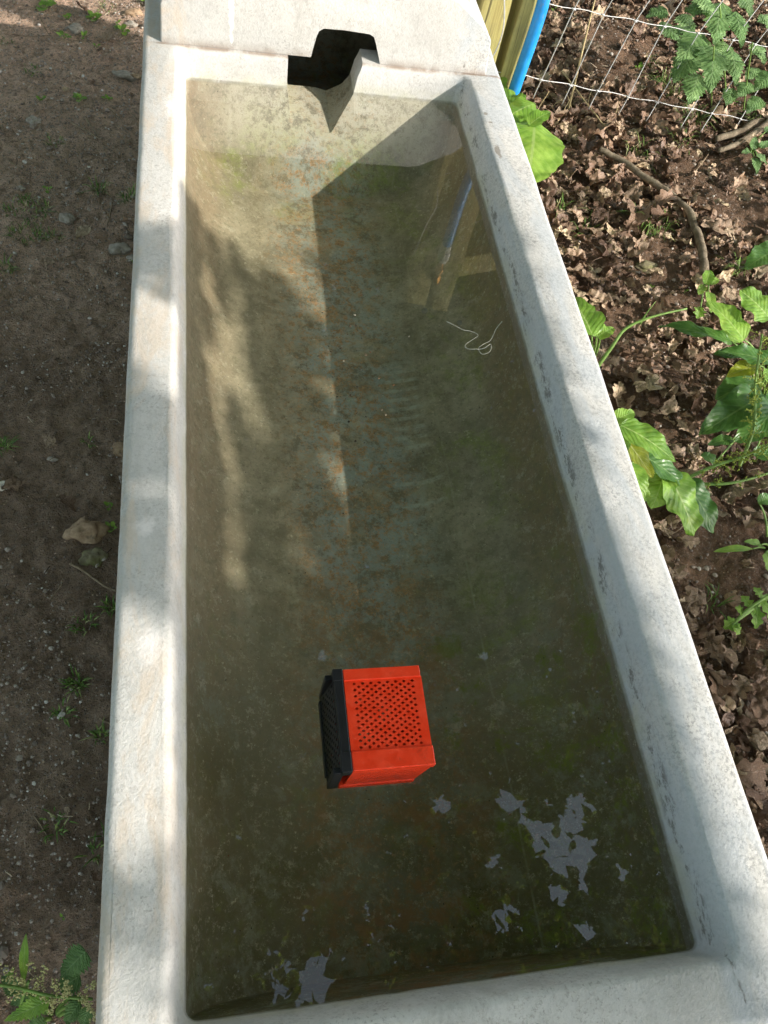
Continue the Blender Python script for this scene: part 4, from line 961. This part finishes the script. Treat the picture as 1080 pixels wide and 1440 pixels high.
for pts, r, lb in (([(754, 234), (790, 244), (815, 240), (840, 221)], .0028, 'pale bent twig beneath the dock by the pipe'), ([(793, 95), (815, 112), (835, 138), (852, 168)], .0032, 'broken light twig under the bottom fence wire'),
        ([(972, 248), (988, 228), (1006, 202)], .0022, 'thin straight twig pointing at the end of the right branch'), ([(822, 240), (850, 242), (872, 236)], .002, 'slim twig just below the branch top'),
        ([(740, 396), (775, 403), (815, 409), (850, 420)], .0012, 'long thin pale root by the mossy upright stone'), ([(880, 290), (862, 300), (845, 312), (835, 318)], .002, 'short brown twig near the sprawling grass'),
        ([(1046, 1030), (1068, 1058), (1092, 1082)], .0035, 'pale forked stick by the lower right edge'), ([(1024, 1014), (1055, 1012), (1090, 1008)], .0018, 'thin twig lying over dark wet leaves'),
        ([(98, 792), (122, 806), (150, 826), (168, 832)], .0028, 'curved brown twig lying next to the trough'), ([(100, 172), (125, 186), (142, 196)], .003, 'reddish broken stick on the upper path'), ([(120, 165), (130, 180), (140, 192)], .0022, 'reddish splinter beside the broken stick'),
        ([(78, 438), (100, 436), (126, 440)], .002, 'dark twig lying across the mud'), ([(55, 20), (70, 50), (95, 60)], .0012, 'hair-thin twig among the upper weeds'), ([(20, 50), (45, 51), (72, 50)], .0012, 'thin straight straw at the upper left'),
        ([(10, 225), (30, 238), (42, 246)], .0013, 'thin pale straw near the left edge'), ([(92, 362), (105, 358), (120, 350)], .0016, 'tan twig right of the orange leaf'), ([(158, 285), (154, 305), (150, 318)], .002, 'upright grey twig left of the trough'),
        ([(88, 820), (80, 832), (70, 842)], .0012, 'small twig below the curved twig'), ([(180, 155), (195, 170)], .0012, 'short twig end at the trough side'), ([(140, 1010), (158, 1020)], .002, 'reddish twig touching the trough side'),
        ([(48, 1148), (60, 1165), (72, 1184)], .0014, 'dark stalk crossing the loose grass blades'), ([(150, 150), (164, 162), (176, 172)], .0012, 'fine twig over the upper gravel'), ([(770, 180), (790, 160), (800, 150)], .0018, 'dry twig leaning among stalks near the dock'),
        ([(960, 600), (975, 615), (992, 628)], .0022, 'small dark twig beneath the dock clump')):
    branch(pts, r, r*.6, lb, 'twig', 'twig', TW, 4, .006)
# standing dry stalks at the fence
for i, (a, za, b, zb, r, lb) in enumerate((((795, 172), -.36, (838, -6), -.02, .0035, 'tall pale straw stalk rising behind the fence wires'), ((778, 182), -.36, (812, 118), -.26, .0016, 'dry grass stem leaning left of the straw stalk'), ((742, 180), -.36, (772, 128), -.24, .0015, 'thin dry stem nearest the dock plant'),
        ((820, 165), -.36, (835, 120), -.28, .0014, 'dry stem just right of the straw stalk'), ((858, 178), -.36, (872, 142), -.28, .0013, 'dry stem under the third fence wire'), ((790, 100), -.26, (862, 192), -.34, .0025, 'flattened straw lying across the dry stems'),
        ((812, 175), -.35, (796, 128), -.27, .0013, 'short bristly dry stem in the stalk cluster'), ((765, 160), -.35, (790, 140), -.28, .0012, 'fine straw leaning into the stalk cluster'))):
    A = P(*a, za); B = P(*b, zb); pts = wob(A, B, 10, .004, i)
    tag(MB().tube(pts, [r*(1-.35*k/9) for k in range(10)], 6).build('dry_stalk', MAT['straw'], None, True, A), lb, 'dry stalk')

# ------------------------------------------------------------------ floating bits
def on(px, py, z=.002): return P(px, py, z)
pts = [(628, 452), (640, 458), (652, 464), (662, 466), (672, 472), (655, 484), (657, 490), (668, 491), (680, 490), (690, 484), (689, 494), (678, 498), (673, 490), (680, 484), (690, 478), (698, 462), (706, 452)]
c0 = on(670, 480); tag(MB().tube(catmull([on(x, y, .0015 + .0012*(i % 3)) for i, (x, y) in enumerate(pts)], 6), .0008, 6).build('added_loop', MAT['added_loop'], None, True, c0), 'thin pale knotted loop of twine laid on the water in place of a mirrored wire end', 'added_loop')  # loop added in place of a wire end's reflection
def bub():
    m = bpy.data.materials.new('bubble_film'); m.use_nodes = True; n = m.node_tree; b = n.nodes['Principled BSDF']
    b.inputs['Transmission Weight'].default_value = 1; b.inputs['IOR'].default_value = 1.05; b.inputs['Roughness'].default_value = 0.02; b.inputs['Base Color'].default_value = (.8, .85, 1, 1)
    return m
bm_ = bub()
for i, (px, py, r, lb) in enumerate(((597, 437, .0055, 'large clear bubble floating left of the added loop'), (646, 454, .005, 'clear bubble touching the end of the added loop'))):
    bm = bmesh.new(); bmesh.ops.create_uvsphere(bm, u_segments=24, v_segments=12, radius=r)
    me = bpy.data.meshes.new('air_bubble'); bm.to_mesh(me); bm.free(); me.polygons.foreach_set('use_smooth', [True]*len(me.polygons))
    o = obj('air_bubble', me, bm_, None, on(px, py, .0)); tag(o, lb, 'bubble')
# floating specks as one uncountable scatter
sb = MB()
for i in range(330):
    x, y = random.uniform(.01, .59), random.uniform(.02, 1.7)
    if i < 130: x, y = random.gauss(.27, .035), random.gauss(.95, .10)
    if not (.01 < x < .59 and .02 < y < 1.7) or (.16 < x < .31 and .22 < y < .37): continue
    s = random.uniform(.0005, .0014)*(2.4 if i < 45 else 1); a = random.random()*6; c = Vector((x, y, .0012)); u = Vector((math.cos(a), math.sin(a), 0))*s; v = Vector((-math.sin(a), math.cos(a), 0))*s*random.uniform(.4, .9)
    sb.add([c-u, c-v*.8+u*.2, c+u, c+v, c+Vector((0, 0, .0006))], [(0,1,4),(1,2,4),(2,3,4),(3,0,4)])
Mk = NM('floating_specks'); Mk.base(Mk.ramp(Mk.geo.outputs['Random Per Island'], [(0, (.02, .015, .01)), (.6, (.06, .04, .02)), (.85, (.16, .07, .03)), (1, (.55, .5, .4))]), .7, .3)
tag(obj('floating_specks', mesh('floating_specks', sb.v, sb.f, False), Mk.m), kind='stuff')

# ------------------------------------------------------------------ leaf litter
variants = []
for i in range(16):
    r = random.Random(100+i); L = 1.0
    v, f, uvs = grid_leaf((-.5, 0, 0), (.5, 0, r.uniform(-.1, .15)), r.uniform(.40, .66), kind='oak' if i < 11 else ('dock' if i < 14 else 'narrow'), seed=i, nu=20, nv=6, crumple=r.uniform(.05, .16), arch=r.uniform(-.35, .45), fold=r.uniform(-.5, .9), wave=r.uniform(.04, .14), twist=r.uniform(-1.2, 1.2))
    variants.append((v, f, uvs))
def vmesh(i):
    v, f, uvs = variants[i]; me = mesh('dead_leaf', v, f); ul = me.uv_layers.new(name='UVMap')
    li = np.zeros(len(me.loops), dtype=np.int32); me.loops.foreach_get('vertex_index', li); ul.data.foreach_set('uv', np.array(uvs, dtype=np.float32)[li].ravel()); me.materials.append(MAT['litter']); return me
vm = [vmesh(i) for i in range(16)]
def inview(p, m=20):
    d = RM.transposed() @ (p - CAM)
    if d.z > -.05: return None
    x, y = 540 + F*d.x/-d.z, 720 - F*d.y/-d.z
    return (x, y) if -m < x < 1080+m and -m < y < 1440+m else None
def place_leaf(c, size, label, group=None, i=None, rx=None):
    o = bpy.data.objects.new('dead_leaf', vm[random.randrange(16) if i is None else i]); col.objects.link(o)
    o.location = c; o.scale = (size, size, size); o.rotation_euler = (random.gauss(0, .4), random.gauss(0, .35), random.random()*6.28)
    if rx is not None: o.rotation_euler.x = rx
    return tag(o, label, 'dead leaf', group)
# individually recognisable dead leaves
for px, py, s, lb in ((68, 366, 17, 'curled orange-brown dead leaf alone on the left dirt'), (120, 12, 20, 'flat brown dead leaf at the top of the dirt path'), (2, 182, 16, 'rusty dead leaf at the left edge of the upper path'), (95, 708, 24, 'dull brown dead leaf above the tan stone'),
        (20, 680, 24, 'tan dead leaf touching the snail shell'), (70, 620, 20, 'grey-brown leaf pressed in the mud'), (118, 330, 22, 'flattened brown leaf right of the orange one'), (198, 110, 24, 'rusty leaf leaning on the trough near the flat stone'), (92, 1142, 12, 'dark decayed leaf on the lower path'),
        (135, 1232, 14, 'grey withered leaf by the trough side'), (148, 50, 18, 'small brown leaf under the weeds at the top'), (150, 78, 12, 'tiny orange leaf above the flat oblong stone'), (948, 218, 30, 'broad pale grey-brown leaf beside the branch'), (826, 212, 28, 'folded pinkish dead leaf at the top of the branch'),
        (910, 550, 50, 'big lobed oak leaf on the litter in the middle of the bank'), (890, 540, 40, 'brown oak leaf near the rim by the lime dock leaves'), (980, 570, 26, 'curled yellow-tan leaf beside the dock clump'), (1040, 700, 50, 'reddish crumpled oak leaf at the right edge'), (968, 380, 30, 'orange-brown leaf beside the branch end'),
        (890, 310, 44, 'large oak leaf at the middle of the branch'), (1005, 325, 46, 'brown oak leaf right of the branch bend'), (880, 572, 32, 'small red-brown curled leaf by the yellow flowers'), (985, 940, 34, 'orange dead leaf beside the rim low on the right'), (1018, 925, 36, 'copper brown leaf on dark litter low on the right'),
        (1035, 1050, 34, 'upright rusty leaf near the pale forked stick'), (972, 845, 44, 'wide brown leaf on wet litter below the torn dock')):
    c = onground(px, py, .016); place_leaf(c, s*scale_px(c)*1.35, lb)
cand = []
tries = 0
while len(cand) < 4600 and tries < 90000:
    tries += 1
    x = random.uniform(.74, 2.75); y = random.uniform(-.25, 3.7)
    dens = .95
    p = Vector((x, y, gz(x, y))); q = inview(p)
    if q is None and random.random() < .75: continue
    # thinner cover on the bare mound and crumbly patches
    if q:
        for (mx, my, rx, ry) in ((870, 75, 60, 50), (940, 380, 60, 40), (1030, 800, 70, 60), (1010, 250, 60, 50), (1040, 290, 50, 50)):
            if ((q[0]-mx)/rx)**2 + ((q[1]-my)/ry)**2 < 1: dens = .16
    if random.random() < dens: cand.append((p, q))
for k in range(60):
    x = random.uniform(-.7, -.12); y = random.uniform(0, 2.8)
    if random.random() < (.9 if y > 1.4 else .3): cand.append((Vector((x, y, gz(x, y))), inview(Vector((x, y, gz(x, y))))))
def sizeof(p): return random.choice((.018, .03, .04, .05, .06, .07))*random.uniform(.8, 1.2)
items = [(p + Vector((0, 0, random.uniform(.002, .028 if p.x > .3 else .006))), sizeof(p)*(1 if p.x > .3 else .45), q) for p, q in cand]
vis = [(s/((p-CAM).length), i) for i, (p, s, q) in enumerate(items) if q]
vis.sort(reverse=True); ind = set(i for _, i in vis[:270])
V = []; Fc = []; U = []
off = 0
for i, (p, s, q) in enumerate(items):
    if i in ind:
        right = p.x > .3
        place_leaf(p, s, 'brown dead oak leaf loose in the litter on the bank right of the trough' if right else 'small brown leaf fragment scattered on the dirt left of the trough', 'dead oak leaves littering the bank' if right else 'leaf fragments on the left path')
        continue
    v, f, uvs = variants[random.randrange(16)]; Rm = Matrix.Rotation(random.random()*6.28, 3, 'Z') @ Matrix.Rotation(random.gauss(0, .45), 3, 'X') @ Matrix.Rotation(random.gauss(0, .4), 3, 'Y')
    A = np.array(v)@np.array(Rm).T*s + np.array(p); V.append(A); Fc.append(np.array(f) + off); U.append(np.array(uvs)); off += len(v)
V = np.concatenate(V); Fc = np.concatenate(Fc); U = np.concatenate(U)
me = bpy.data.meshes.new('leaf_litter'); me.from_pydata(V.tolist(), [], Fc.tolist()); me.polygons.foreach_set('use_smooth', [True]*len(me.polygons))
ul = me.uv_layers.new(name='UVMap'); ul.data.foreach_set('uv', U.astype(np.float32)[Fc.ravel()].ravel())
tag(obj('leaf_litter', me, MAT['litter']), kind='stuff')

sb = MB()
for i in range(700):
    right = i < 480
    x = random.uniform(.74, 2.4) if right else random.uniform(-.7, -.1); y = random.uniform(-.1, 3.2) if right else random.uniform(0, 2.8)
    a = random.random()*6.28; L = random.uniform(.008, .05 if right else .028); zz = gz(x, y) + random.uniform(.006, .03 if right else .009); d = Vector((math.cos(a), math.sin(a), random.gauss(0, .12)))*L
    c = Vector((x, y, zz)); m_ = c + d*.5 + Vector((random.gauss(0, .1), random.gauss(0, .1), .05))*L; rr_ = random.uniform(.0004, .0013); sb.tube([c, m_, c + d], [rr_, rr_*.9, rr_*.5], 4)
Mt = NM('plant_debris'); Mt.base(Mt.ramp(Mt.geo.outputs['Random Per Island'], [(0, (.06, .04, .03)), (.5, (.20, .14, .10)), (.8, (.36, .28, .19)), (1, (.55, .47, .35))]), .85, .2)
tag(obj('plant_debris', mesh('plant_debris', sb.v, sb.f), Mt.m), kind='stuff')
# gravel, clods and soil crumbs
ico = bmesh.new(); bmesh.ops.create_icosphere(ico, subdivisions=1, radius=1); IV = np.array([v.co[:] for v in ico.verts]); IF = np.array([[v.index for v in f.verts] for f in ico.faces]); ico.free()
V = []; Fc = []; off = 0
for i in range(30000):
    if i < 23000:
        x = random.uniform(-.75, -.07); y = random.uniform(-.1, 2.95)
        keep = .35 + .65*max(0, min(1, (y-1.0)/.9)) if y > .45 else .75
        if noise.noise(Vector((x*5, y*5, 9))) + keep < random.uniform(.1, 1.0): continue
        s = random.choice((.0010, .0013, .0016, .002, .0026, .0036)) * random.uniform(.7, 1.25)
        if i % 40 == 0: s *= 2.2
    else:
        x = random.uniform(.72, 2.6); y = random.uniform(-.2, 3.5); s = random.uniform(.0018, .0065)
    z = gz(x, y) + .004; sh = np.array([random.uniform(.6, 1.3), random.uniform(.6, 1.2), random.uniform(.4, .8)]); a = random.random()*6.28
    Rz = np.array([[math.cos(a), -math.sin(a), 0], [math.sin(a), math.cos(a), 0], [0, 0, 1]])
    A = (IV*(1 + rng.uniform(-.22, .22, (len(IV), 1)))*sh)@Rz.T*s + np.array([x, y, z]); V.append(A); Fc.append(IF + off); off += len(IV)
V = np.concatenate(V); Fc = np.concatenate(Fc)
me = bpy.data.meshes.new('gravel'); me.from_pydata(V.tolist(), [], Fc.tolist())
tag(obj('gravel', me, MAT['crumb']), kind='stuff')

# ------------------------------------------------------------------ trees
def leaves_mesh(name, pts, size):
    n = len(pts); pts = np.array(pts); d = rng.normal(size=(n, 3)); d[:, 2] *= .5; d /= np.linalg.norm(d, axis=1)[:, None]
    e = rng.normal(size=(n, 3)); e -= d*(e*d).sum(1)[:, None]; e /= np.linalg.norm(e, axis=1)[:, None]; nn = np.cross(d, e)
    s = (np.array(size) if np.ndim(size) else np.full(n, size))[:, None]*rng.uniform(.7, 1.25, (n, 1))
    a = pts - d*s*.5; b = pts + e*s*.3 - d*s*.08 + nn*s*.06; c = pts + d*s*.5; f = pts - e*s*.3 - d*s*.08 + nn*s*.06; g1 = pts + e*s*.2 + d*s*.28; g2 = pts - e*s*.2 + d*s*.28
    V = np.stack([a, b, g1, c, g2, f], 1).reshape(-1, 3); k = np.arange(n)*6
    me = bpy.data.meshes.new(name); me.vertices.add(len(V)); me.vertices.foreach_set('co', V.ravel().astype(np.float32))
    me.loops.add(n*6); idx = (k[:, None] + np.arange(6)).ravel(); me.loops.foreach_set('vertex_index', idx.astype(np.int32))
    me.polygons.add(n); me.polygons.foreach_set('loop_start', (np.arange(n)*6).astype(np.int32)); me.polygons.foreach_set('loop_total', np.full(n, 6, dtype=np.int32)); me.update(); me.validate()
    return me
SX, SY = TOSUN.x/TOSUN.z, TOSUN.y/TOSUN.z
def plane(p): return p[0] - SX*(p[2]-.06), p[1] - SY*(p[2]-.06)
def sm(a, b, x): t = max(0, min(1, (x-a)/(b-a))); return t*t*(3-2*t)
def light(X, Y):
    """how much sun the gaps of the added crown should let through, on the rim's level"""
    if X > 1.05:                       # the bank (lies lower, so its light comes through further right)
        n = noise.noise(Vector((X*4.5, Y*4.5, 3))) + .5*noise.noise(Vector((X*11, Y*11, 5)))
        return max(0, min(1, .42 + .75*sm(.35, 1.05, Y) + n*.75))
    if X > .63: return 1.0
    if Y > 1.30: return 1.0
    if X > .61: return sm(.61, .63, X) if Y < .5 else .9
    st = noise.noise(Vector(((X + .22*Y)*14, Y*1.9, 1))) + .3*noise.noise(Vector(((X + .16*Y)*26, Y*6, 4)))
    if .22 < X and Y > .36: return sm(-.16, .12, st + .5*sm(1.1, 1.3, Y))*sm(.36, .44, Y)
    if X < .03: return max(0, min(1, .9 + .6*noise.noise(Vector((X*3, Y*5, 8)))))
    return .03
def tree(name, base, pts, size, label, trunk, cat='tree', mat='canopy'):
    e = empty(name, base, label, cat)
    child('crown', leaves_mesh('crown', pts, size), MAT[mat], e)
    mb = MB()
    for path, r0, r1 in trunk:
        cc = catmull([Vector(q) for q in path], 6); mb.tube(cc, [r0 + (r1-r0)*i/(len(cc)-1) for i in range(len(cc))], 10)
    child('trunk', mesh('trunk', mb.v, mb.f), MAT['bark'], e)
# shade tree towards the sun, out of view, crown shaped to the wanted shade
pts = []; sz = []
ctr = Vector((3.5, -1.6, 2.5))
while len(pts) < 42000:
    # along sun rays leaving the trough area, between 1.9 m and 4.6 m away
    X = random.uniform(-.25, 2.9); Y = random.uniform(-.7, 2.6); h = random.uniform(1.15, 2.9)
    if len(pts) < 24000: X = random.uniform(-.25, .66); Y = random.uniform(-.5, 1.45)
    if random.random() < light(X, Y)**.5: continue
    if light(X, Y) > .9: continue
    p = (X + SX*h, Y + SY*h, .06 + h); pts.append(p); sz.append(random.uniform(.035, .06))
while len(pts) < 52000:
    p = ctr + Vector((random.gauss(0, 1.0), random.gauss(0, 1.1), random.gauss(.4, .7)))
    if p.z < 1.3: continue
    X, Y = plane(p)
    if -.4 < X < 3.2 and -.8 < Y < 2.9: continue
    if noise.noise(p*1.6) < -.15: continue
    pts.append(tuple(p)); sz.append(random.uniform(.05, .09))
tree('unseen_shade_tree', (3.4, -3.6, -.42), pts, sz, 'added unseen tree on the sunny side, crown shaped to the wanted shade', [([(3.4, -3.6, -.5), (3.45, -3.4, .8), (3.6, -2.9, 1.9), (3.7, -2.3, 2.9), (3.9, -1.6, 3.8)], .11, .02), ([(3.45, -3.3, 1.0), (4.2, -2.6, 2.0), (5.0, -1.8, 3.0)], .05, .012), ([(3.5, -3.2, 1.2), (2.6, -3.0, 2.2), (1.8, -2.6, 3.0)], .05, .01)])
# spreading oak overhead
gaps = [(2.57, .81, .27), (2.21, 1.14, .14), (1.65, 1.14, .10), (1.98, .42, .10), (.62, .18, .16), (.45, .16, .07), (2.53, .25, .08), (.24, 1.08, .05), (2.9, .6, .08), (2.35, .95, .12), (1.2, 2.0, .05), (2.75, 1.1, .12), (1.95, .75, .08), (.9, 2.4, .06), (2.2, 2.3, .06), (2.4, .5, .10)]
pts = []; sz = []
CZ = 1.0346
while len(pts) < 112000:
    near = len(pts) < 44000; high = len(pts) >= 78000
    if near: x, y = random.uniform(-.8, 4.2), random.uniform(-.9, 4.6)
    else: x, y = random.uniform(-4.5, 5.6), random.uniform(-4.5, 12)
    z = random.uniform(4.2, 6.6)
    if high: x, y, z = random.uniform(-1.2, 5.6), random.uniform(-1.0, 13), random.uniform(6.8, 8.0)
    elif x > 5.0 + .1*(z-4) - (0 if y > 2 else .3): continue
    n = noise.noise(Vector((x*1.1, y*1.1, z*1.1))) + .55*noise.noise(Vector((x*3.3, y*3.3, z*3.3 + 4)))
    if n < (-1 if high else -.22 if (x < 4.2 and y < 2.6) else -.6): continue
    # gap columns fan from the mirrored eye; reflected sky patches shaped into the crown
    k = 6.0346/(z + CZ); gx, gy = .03 + (x-.03)*k, -.01 + (y+.01)*k
    wobn = 1 + .55*noise.noise(Vector((gx*7, gy*7, 2))) + .7*noise.noise(Vector((gx*17, gy*17, 2)))
    if any((gx-a)**2 + (gy-b)**2 < (c*.98*wobn)**2 for a, b, c in gaps): continue
    pts.append((x, y, z)); sz.append(random.uniform(.055, .095) if near else random.uniform(.13, .2) if not high else random.uniform(.15, .25))
tree('oak_tree', (-3.2, 5.2, -.42), pts, sz, 'spreading oak whose canopy hangs over the trough and mirrors in the dark water', [([(-3.2, 5.2, -.5), (-3.15, 5.1, 1.5), (-2.9, 4.9, 3.0), (-2.3, 4.4, 4.4), (-1.2, 3.6, 5.2), (.6, 2.4, 5.6), (2.6, 1.4, 5.9)], .26, .03),
    ([(-2.9, 4.9, 3.0), (-2.4, 6.2, 4.4), (-1.2, 8.2, 5.4)], .14, .03), ([(-2.3, 4.4, 4.4), (-.6, 4.4, 5.2), (1.6, 4.6, 5.7), (3.6, 4.6, 6.0)], .11, .02), ([(-1.2, 3.6, 5.2), (-1.4, 1.4, 5.6), (-1.0, -1.0, 6.0)], .08, .02), ([(.6, 2.4, 5.6), (1.2, .6, 5.6), (1.4, -.8, 6.0)], .05, .01), ([(1.6, 1.9, 5.7), (2.9, .2, 5.9), (3.6, -.6, 6.1)], .04, .01)])
# hedge-line trees further off
def bgtree(x, y, h, r, label, name):
    pts = []
    while len(pts) < 5200:
        p = Vector((random.gauss(0, .45), random.gauss(0, .45), random.gauss(0, .5)))
        if p.length > 1.15 or noise.noise(Vector((x, y, 0)) + p*2.5) < -.12: continue
        pts.append((x + p.x*r, y + p.y*r, h*.58 + p.z*h*.42))
    tree(name, (x, y, -.42), pts, .2, label, [([(x, y, -.5), (x+.1, y, h*.3), (x-.1, y+.1, h*.6), (x+.15, y, h*.85)], .16, .03), ([(x+.05, y, h*.35), (x+r*.4, y+.3, h*.6)], .06, .015), ([(x, y, h*.4), (x-r*.4, y-.3, h*.68)], .06, .015)])
for a in ((2.8, 7.6, 5.0, 2.6, 'bushy tree behind the fence line beyond the trough head', 'hedgerow_tree'), (-1.4, 9.6, 5.4, 2.8, 'rounded hedgerow tree straight beyond the trough', 'hedgerow_tree'), (7.5, 6.5, 5.5, 2.8, 'hedgerow tree off to the far right beyond the fence', 'hedgerow_tree'),
          (-6.5, 4.0, 6.0, 3.0, 'hedgerow tree across the path on the left', 'hedgerow_tree'), (-6.0, -3.0, 6.0, 3.0, 'hedgerow tree behind and left of the near end', 'hedgerow_tree'), (-2.0, -8.5, 6.0, 3.2, 'hedgerow tree behind the near end of the trough', 'hedgerow_tree'), (-7.5, 10.5, 7.0, 3.2, 'tall hedgerow tree at the far left corner', 'hedgerow_tree')):
    bgtree(*a)
